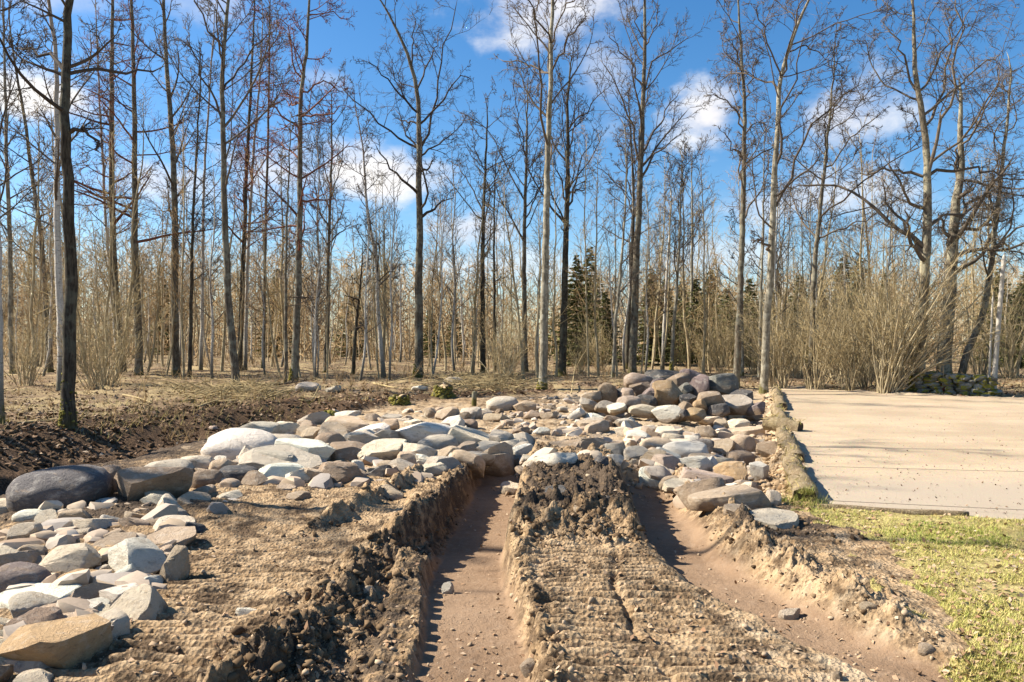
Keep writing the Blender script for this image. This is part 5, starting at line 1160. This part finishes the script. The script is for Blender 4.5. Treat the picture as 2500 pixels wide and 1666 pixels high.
V = np.array(V); V2 = V+np.array([0, .008, 0]); i = np.arange(3)[:, None]*5+np.arange(4)[None]; q = np.stack([i, i+1, i+6, i+5], axis=2).reshape(-1, 4)
ring = [0, 1, 2, 3, 4, 9, 14, 19, 18, 17, 16, 15, 10, 5]; sd = np.array([(ring[k], ring[(k+1) % 14], ring[(k+1) % 14]+20, ring[k]+20) for k in range(14)])
link('blade', mesh('blade', np.concatenate([V, V2]), [q, q[:, ::-1]+20, sd], M['red']), sh)

# ------------------------------------------------------------------ stumps, brushwood, moss, branches on the wood edge
def stump(u, v, wpx, hpx, label, sd):
    b = G(u, v); r = wpx*b.y/F/2; h = hpx*b.y/F*1.25; g = np.random.default_rng(sd); root = tag(link('tree_stump', None, loc=b), label, 'stump', 'stumps on the wood edge')
    S_ = 28; an = np.arange(S_)*2*np.pi/S_; zs = np.array([-.1, .0, h*.25, h*.6, h*.95, h]); rr = np.array([1.5, 1.25, 1.05, .95, .9, .88])
    V = []
    for z, q in zip(zs, rr): V.append(np.stack([np.cos(an)*r*q*(1+.10*np.sin(an*5+sd)*q), np.sin(an)*r*q*(1+.10*np.sin(an*5+sd)*q), np.full(S_, z)+(.06*np.sin(an*3+sd) if z > h*.9 else 0)], axis=1))
    V = np.array(V); K = len(zs); i = np.arange(K-1)[:, None]*S_; j = np.arange(S_)[None]; jn = (j+1) % S_
    link('bark', mesh('bark', V.reshape(-1, 3), [np.stack([i+j, i+jn, i+S_+jn, i+S_+j], axis=2).reshape(-1, 4)], M['bark_dark']), root)
    link('cut_top', mesh('cut_top', np.concatenate([V[-1]*np.array([1, 1, 1])-np.array([0, 0, .006]), [[0, 0, h-.02]]]), [np.stack([np.arange(S_), (np.arange(S_)+1) % S_, np.full(S_, S_)], axis=1)], M['cutwood'], False), root)
    n = 260; a = g.random(n)*6.28; z = h*g.random(n); q = r*np.interp(z, zs, rr); p = np.stack([np.cos(a)*q, np.sin(a)*q, z], axis=1)
    link('moss', tuft_mesh(p[:170], .05, g, M['moss']), root)
stump(1082, 968, 44, 20, 'mossy sawn stump with pale top beyond the rubble', 3)
stump(975, 988, 46, 16, 'low dark mossy stump left of the pale-topped one', 4)
b = G(1157, 992); strand([b+Vector((0, 0, -.1)), b+Vector((.01, 0, .2)), b+Vector((.02, 0, .42))], .07, 'wooden_stake', 'short thick stake standing behind the back row of stones', 'stake', M['bark'], 8)
b = G(803, 1012); g = np.random.default_rng(9); n = 420; rr = np.abs(g.normal(size=(n, 3)))*0; q = g.normal(size=(n, 3)); q /= np.linalg.norm(q, axis=1, keepdims=True); q[:, 2] = np.abs(q[:, 2])
tag(link('moss_mound', tuft_mesh(q*np.array([.26, .22, .30]), .06, g, M['moss']), loc=b), 'bright yellow moss mound at the edge of the dark hollow', 'moss')
def branch(P, r, label, seed, mat='twig_pale'):
    g = np.random.default_rng(seed); P = [Vector(p) for p in P]; P = np.array(P); b = P[0].copy(); P = resample(P-b, 12); mb = MB(); Rr = np.linspace(r, r*.35, 12)
    mb.tubes(P[None], Rr[None], 6); P1, R1 = grow(P[None], Rr[None], 7, .3, 1, 40, .3, 5, .12, .02, g, .6, .004); mb.tubes(P1, R1, 4); P2, R2 = grow(P1, R1, 3, .3, 1, 40, .4, 2, .1, .0, g, .6, .003); mb.tubes(P2, R2, 3)
    tag(link('fallen_branch', mb.mesh('fallen_branch', M[mat]), loc=b), label, 'branch', 'branches lying on the wood edge')
def gz(u, v, dz=.05): b = G(u, v); return b+Vector((0, 0, dz))
branch([gz(912, 940), gz(960, 950), gz(1030, 956)], .045, 'long pale branch lying below the crooked birch', 1)
branch([gz(1030, 945), gz(1080, 938), gz(1180, 940, .15)], .035, 'pale branch behind the sawn stump', 2)
branch([gz(300, 968), gz(335, 975), gz(375, 990)], .03, 'pale branch on the leaf-covered bank below the hazel', 3)
branch([gz(640, 945), gz(690, 942), gz(760, 940, .2)], .05, 'dark branch lying left of the flat-topped boulder', 4, 'twig_dark')
branch([gz(440, 985), gz(500, 975), gz(560, 968, .2)], .035, 'tangled branch on the dark bank before the bent-footed tree', 5)
branch([gz(480, 1000), gz(520, 985), gz(590, 990, .15)], .03, 'second tangled branch on the dark bank, lower down', 6)
branch([gz(730, 1000), gz(760, 985), gz(790, 960, .5)], .02, 'thin branch sticking up over the dark hollow', 7)
branch([gz(1395, 965), gz(1402, 940, .5), gz(1408, 915, .9)], .02, 'thin pale stick standing up before the black-trunked tree', 8)
branch([gz(40, 1040), gz(90, 1036), gz(140, 1030)], .03, 'pale branch on the ground at the foot of the near-black alder', 9)
branch([gz(350, 1555, .02), gz(390, 1520, .02), gz(520, 1455, .03)], .006, 'thin twig lying beside the boulders, left foreground', 10)
branch([gz(1150, 968), gz(1210, 955), gz(1290, 950, .1)], .03, 'branch at the front of the brushwood by the hazel clump', 12)
def brush():
    g = np.random.default_rng(14); n = 420; u = np.concatenate([1090+180*g.random(240), 420+260*g.random(180)]); v = np.concatenate([925+40*g.random(240), 955+30*g.random(180)])
    P = []
    for a, c in zip(u, v):
        b = G(a, c); an = g.random()*6.28; L = .5+1.3*g.random(); e = b+Vector((math.cos(an)*L, math.sin(an)*L*.6, .05+.5*g.random())); b.z += .02+.25*g.random(); P.append([b, b.lerp(e, .5)+Vector((0, 0, .08)), e])
    P = np.array([[tuple(q) for q in p] for p in P]); Rd = np.repeat(np.array([[.016, .011, .004]]), n, 0)*(.5+.8*g.random((n, 1))); mb = MB(); mb.tubes(P, Rd, 4)
    P1, R1 = grow(P, Rd, 4, .2, 1, 35, .4, 2, .1, .03, g, .6, .004); mb.tubes(P1, R1, 3)
    tag(link('brushwood', mb.mesh('brushwood', M['twig_pale'])), 'cut brushwood strewn along the wood edge', 'brushwood', kind='stuff')
brush()

# ------------------------------------------------------------------ ground cover: leaves, grass, clods, small grit
def scatter(n, ubox, vbox, test, seed, power=1.0):
    g = np.random.default_rng(seed); u = ubox[0]+(ubox[1]-ubox[0])*g.random(n); v = vbox[0]+(vbox[1]-vbox[0])*g.random(n)**power
    d = EYE*F/(v-HZ); x = (u-CX)/F*d; z = H(x, d)
    for _ in range(3): d = (EYE-z)*F/(v-HZ); x = (u-CX)/F*d; z = H(x, d)
    k = test(x, d); return x[k], d[k], z[k], g
def leaves(name, label, x, y, z, g, s0, s1, mat):
    n = len(x); s = (s0+(s1-s0)*g.random(n))[:, None]; a = g.random(n)*6.28; t = g.normal(size=(n, 2))*.45
    e1 = np.stack([np.cos(a), np.sin(a), t[:, 0]], axis=1)*s; e2 = np.stack([-np.sin(a), np.cos(a), t[:, 1]], axis=1)*s*.55; up = np.array([0, 0, 1.])*s*.25
    c = np.stack([x, y, z+.008], axis=1)
    V = np.stack([c-e1, c-e1*.2+e2+up, c+e1, c-e1*.2-e2+up*.4], axis=1)
    tag(link(name, mesh(name, V.reshape(-1, 3), [np.arange(n*4).reshape(-1, 4)], M[mat], False)), label, 'leaves', kind='stuff')
x, y, z, g = scatter(26000, (-60, 2560), (872, 1130), lambda x, y: (y > y_wood(x)-.3) & (pad_s(x, y) < 0.0) | (y > y_back(x)), 1, 1.2)
leaves('leaf_litter', 'brown fallen leaves carpeting the floor of the wood', x, y, z, g, .03, .075, 'leaf_dark')
x, y, z, g = scatter(6000, (700, 2560), (890, 1000), lambda x, y: (y > y_wood(x)) & ((pad_s(x, y) < 0.0) | (y > y_back(x))), 2, .8)
leaves('leaf_litter', 'lighter tan fallen leaves between the brushwood and the boulder heap', x, y, z, g, .03, .08, 'leaf')
x, y, z, g = scatter(2600, (1750, 2560), (1225, 1680), lambda x, y: (region(x, y) == 3) | (g0.random(len(x)) < .25), 3) if False else scatter(2600, (1750, 2560), (1225, 1680), lambda x, y: region(x, y) == 3, 3)
leaves('fallen_leaves', 'dry oak leaves scattered over the lawn', x, y, z, g, .012, .03, 'leaf')
x, y, z, g = scatter(1500, (300, 2300), (1180, 1680), lambda x, y: region(x, y) == 0, 4)
leaves('leaf_scraps', 'pale leaf scraps trodden into the bare soil', x, y, z, g, .006, .022, 'leaf')
x, y, z, g = scatter(900, (1900, 2560), (960, 1260), lambda x, y: region(x, y) == 2, 5)
leaves('yard_litter', 'dark bits of leaf and twig on the gravel', x, y, z, g, .005, .018, 'leaf_dark')

def blades(name, label, x, y, z, g, h0, h1_, wd, mat, lean=.9, cat='grass'):
    n = len(x); L = (h0+(h1_-h0)*g.random(n))[:, None]; dr = g.normal(size=(n, 3))*lean; dr[:, 2] = np.abs(dr[:, 2])*.4+.45; dr /= np.linalg.norm(dr, axis=1, keepdims=True)
    sd = np.cross(dr, [0, 0, 1.])+1e-4; sd /= np.linalg.norm(sd, axis=1, keepdims=True); sd *= wd*(.6+.8*g.random((n, 1))); c = np.stack([x, y, z-.005], axis=1)
    V = np.stack([c-sd, c+sd, c+dr*L], axis=1)
    return tag(link(name, mesh(name, V.reshape(-1, 3), [np.arange(n*3).reshape(-1, 3)], M[mat], False)), label, cat, kind='stuff')
def thin(x, y, z, g, sc, lo, sd):
    k = fbm(x, y, sc, 3, sd)+.6*(g.random(len(x))-.5) > lo; return x[k], y[k], z[k], g
x, y, z, g = scatter(150000, (1800, 2600), (1235, 1700), lambda x, y: (region(x, y) == 3) & (x < 6.5), 6)
x, y, z, g = thin(x, y, z, g, .5, -.22, 301)
blades('grass', 'short straw-yellow and green grass of the lawn', x, y, z, g, .015, .055, .0028, 'grass')
x, y, z, g = scatter(90000, (1850, 2600), (1235, 1600), lambda x, y: (region(x, y) == 3) & (np.exp(-(((x-3.95)/.55)**2+((y-7.0)/.40)**2))+.5*np.exp(-(((x-3.2)/.4)**2+((y-4.75)/.25)**2)) > .35+.25*fbm(x, y, .3, 3, 9)), 16)
blades('grass', 'fresh green grass patches in the lawn near the gravel corner', x, y, z, g, .015, .05, .0028, 'green_grass')
x, y, z, g = scatter(26000, (-60, 2560), (875, 1060), lambda x, y: ((y > y_wood(x)+.2) & (pad_s(x, y) < 0)) | (y > y_back(x)+.2), 7, .9); x, y, z, g = thin(x, y, z, g, 2.0, .08, 302)
blades('dry_grass', 'withered yellow grass tufts on the floor of the wood', x, y, z, g, .08, .32, .006, 'straw', .6)
b = Vector((3.2, 8.25, .12)); g = np.random.default_rng(44); n = 900; a = g.random(n)*6.28; q = .26*g.random(n)
o = blades('grass_tuft', 'green grass tuft at the near end of the gravel edge log', 3.12+np.cos(a)*q, 8.22+np.sin(a)*q, .03+.10*(q < .08), g, .04, .15, .003, 'grass_mix', .7); del o['kind']; o['category'] = 'grass tuft'

V0, F0 = ico(0); V1, F1 = ico(1)
def clods(name, label, x, y, z, s, g, mat, cat='soil', sub=0):
    n = len(x); V_, F_ = (V0, F0) if sub == 0 else (V1, F1); m = len(V_)
    V = V_[None]*(1+.30*g.normal(size=(n, m, 1)))*s[:, None, None]*(.5+1.0*g.random((n, 1, 3))); a_ = g.random(n)*6.28; ca, sa = np.cos(a_)[:, None], np.sin(a_)[:, None]; V = np.stack([V[..., 0]*ca-V[..., 1]*sa, V[..., 0]*sa+V[..., 1]*ca, V[..., 2]], axis=2)
    V[..., 2] *= .8; V = V+np.stack([x, y, z+s*.25], axis=1)[:, None, :]
    tag(link(name, mesh(name, V.reshape(-1, 3), [(F_[None]+m*np.arange(n)[:, None, None]).reshape(-1, 3)], M[mat], False)), label, cat, kind='stuff')
def cl_dark(x, y):
    cr = crest_left(y); xl = rut_left(y); xr = rut_right(y); r = np.random.default_rng(5).random(len(x))
    w_ = np.exp(-((x-cr+.02)/.22)**2)+((x > xl+.36) & (x < xr-.30) & (y > 6.4) & (y < 11))*.8+np.exp(-((x-xr-.55)/.25)**2)*.10+np.exp(-((x-np.interp(y, [6.8, 8, 10.2], [-1.95, -1.5, -1.1]))/.14)**2)*(y > 6.8)*(y < 10.4)*.8+np.exp(-((x-xl-.42)/.08)**2)*.25
    w_ = w_+np.exp(-(((x-2.45)/.5)**2+((y-7.3)/.5)**2))*.8+np.exp(-(((x-3.3)/.6)**2+((y-7.2)/.3)**2))*.9
    return (w_ > r) & (y < 12) & (region(x, y) != 2) & (np.abs(x-xl) > .30) & (np.abs(x-xr) > .30)
x, y, z, g = scatter(24000, (560, 2150), (1120, 1690), cl_dark, 21); s = .004+.026*g.random(len(x))**5
clods('soil_clods', 'dark crumbling clods on the spoil ridges beside the ruts', x, y, z, s, g, 'clod_d')
x, y, z, g = scatter(2600, (0, 2300), (1100, 1690), lambda x, y: (region(x, y) == 0) & (np.abs(x-rut_left(y)) > .30) & (np.abs(x-rut_right(y)) > .28), 22); s = .003+.018*g.random(len(x))**4
clods('soil_crumbs', 'pale crumbs of dried soil scattered over the worksite', x, y, z, s, g, 'clod_l')
x, y, z, g = scatter(1300, (1000, 2200), (1100, 1690), lambda x, y: (np.abs(x-rut_left(y)) < .28) | (np.abs(x-rut_right(y)) < .26), 23); s = .003+.012*g.random(len(x))**3
clods('rut_crumbs', 'crumbs fallen on the smooth floors of the ruts', x, y, z, s, g, 'clod_l')
x, y, z, g = scatter(4500, (-40, 800), (985, 1150), lambda x, y: (poly_dist(x, y, DITCH) < 2.6) & (y > y_wood(x)-1.2), 24); s = .008+.045*g.random(len(x))**4
clods('peat_clods', 'black peaty clods on the bank of the ditch', x, y, z, s, g, 'clod_d')
x, y, z, g = scatter(2200, (1200, 1960), (940, 1260), lambda x, y: (region(x, y) == 0) & (y > 10), 25); s = .012+.045*g.random(len(x))**4
clods('grit', 'sandy lumps and chips between the stones of the rubble', x, y, z, s, g, 'clod_l')
x, y, z, g = scatter(2600, (1780, 1990), (940, 1250), lambda x, y: (pad_s(x, y) > -.55) & (pad_s(x, y) < .02) & (y > 8.2), 26); s = .010+.045*g.random(len(x))**3
clods('bank_soil', 'fibrous brown lumps of the torn bank under the logs', x, y, z, s, g, 'clod_b')
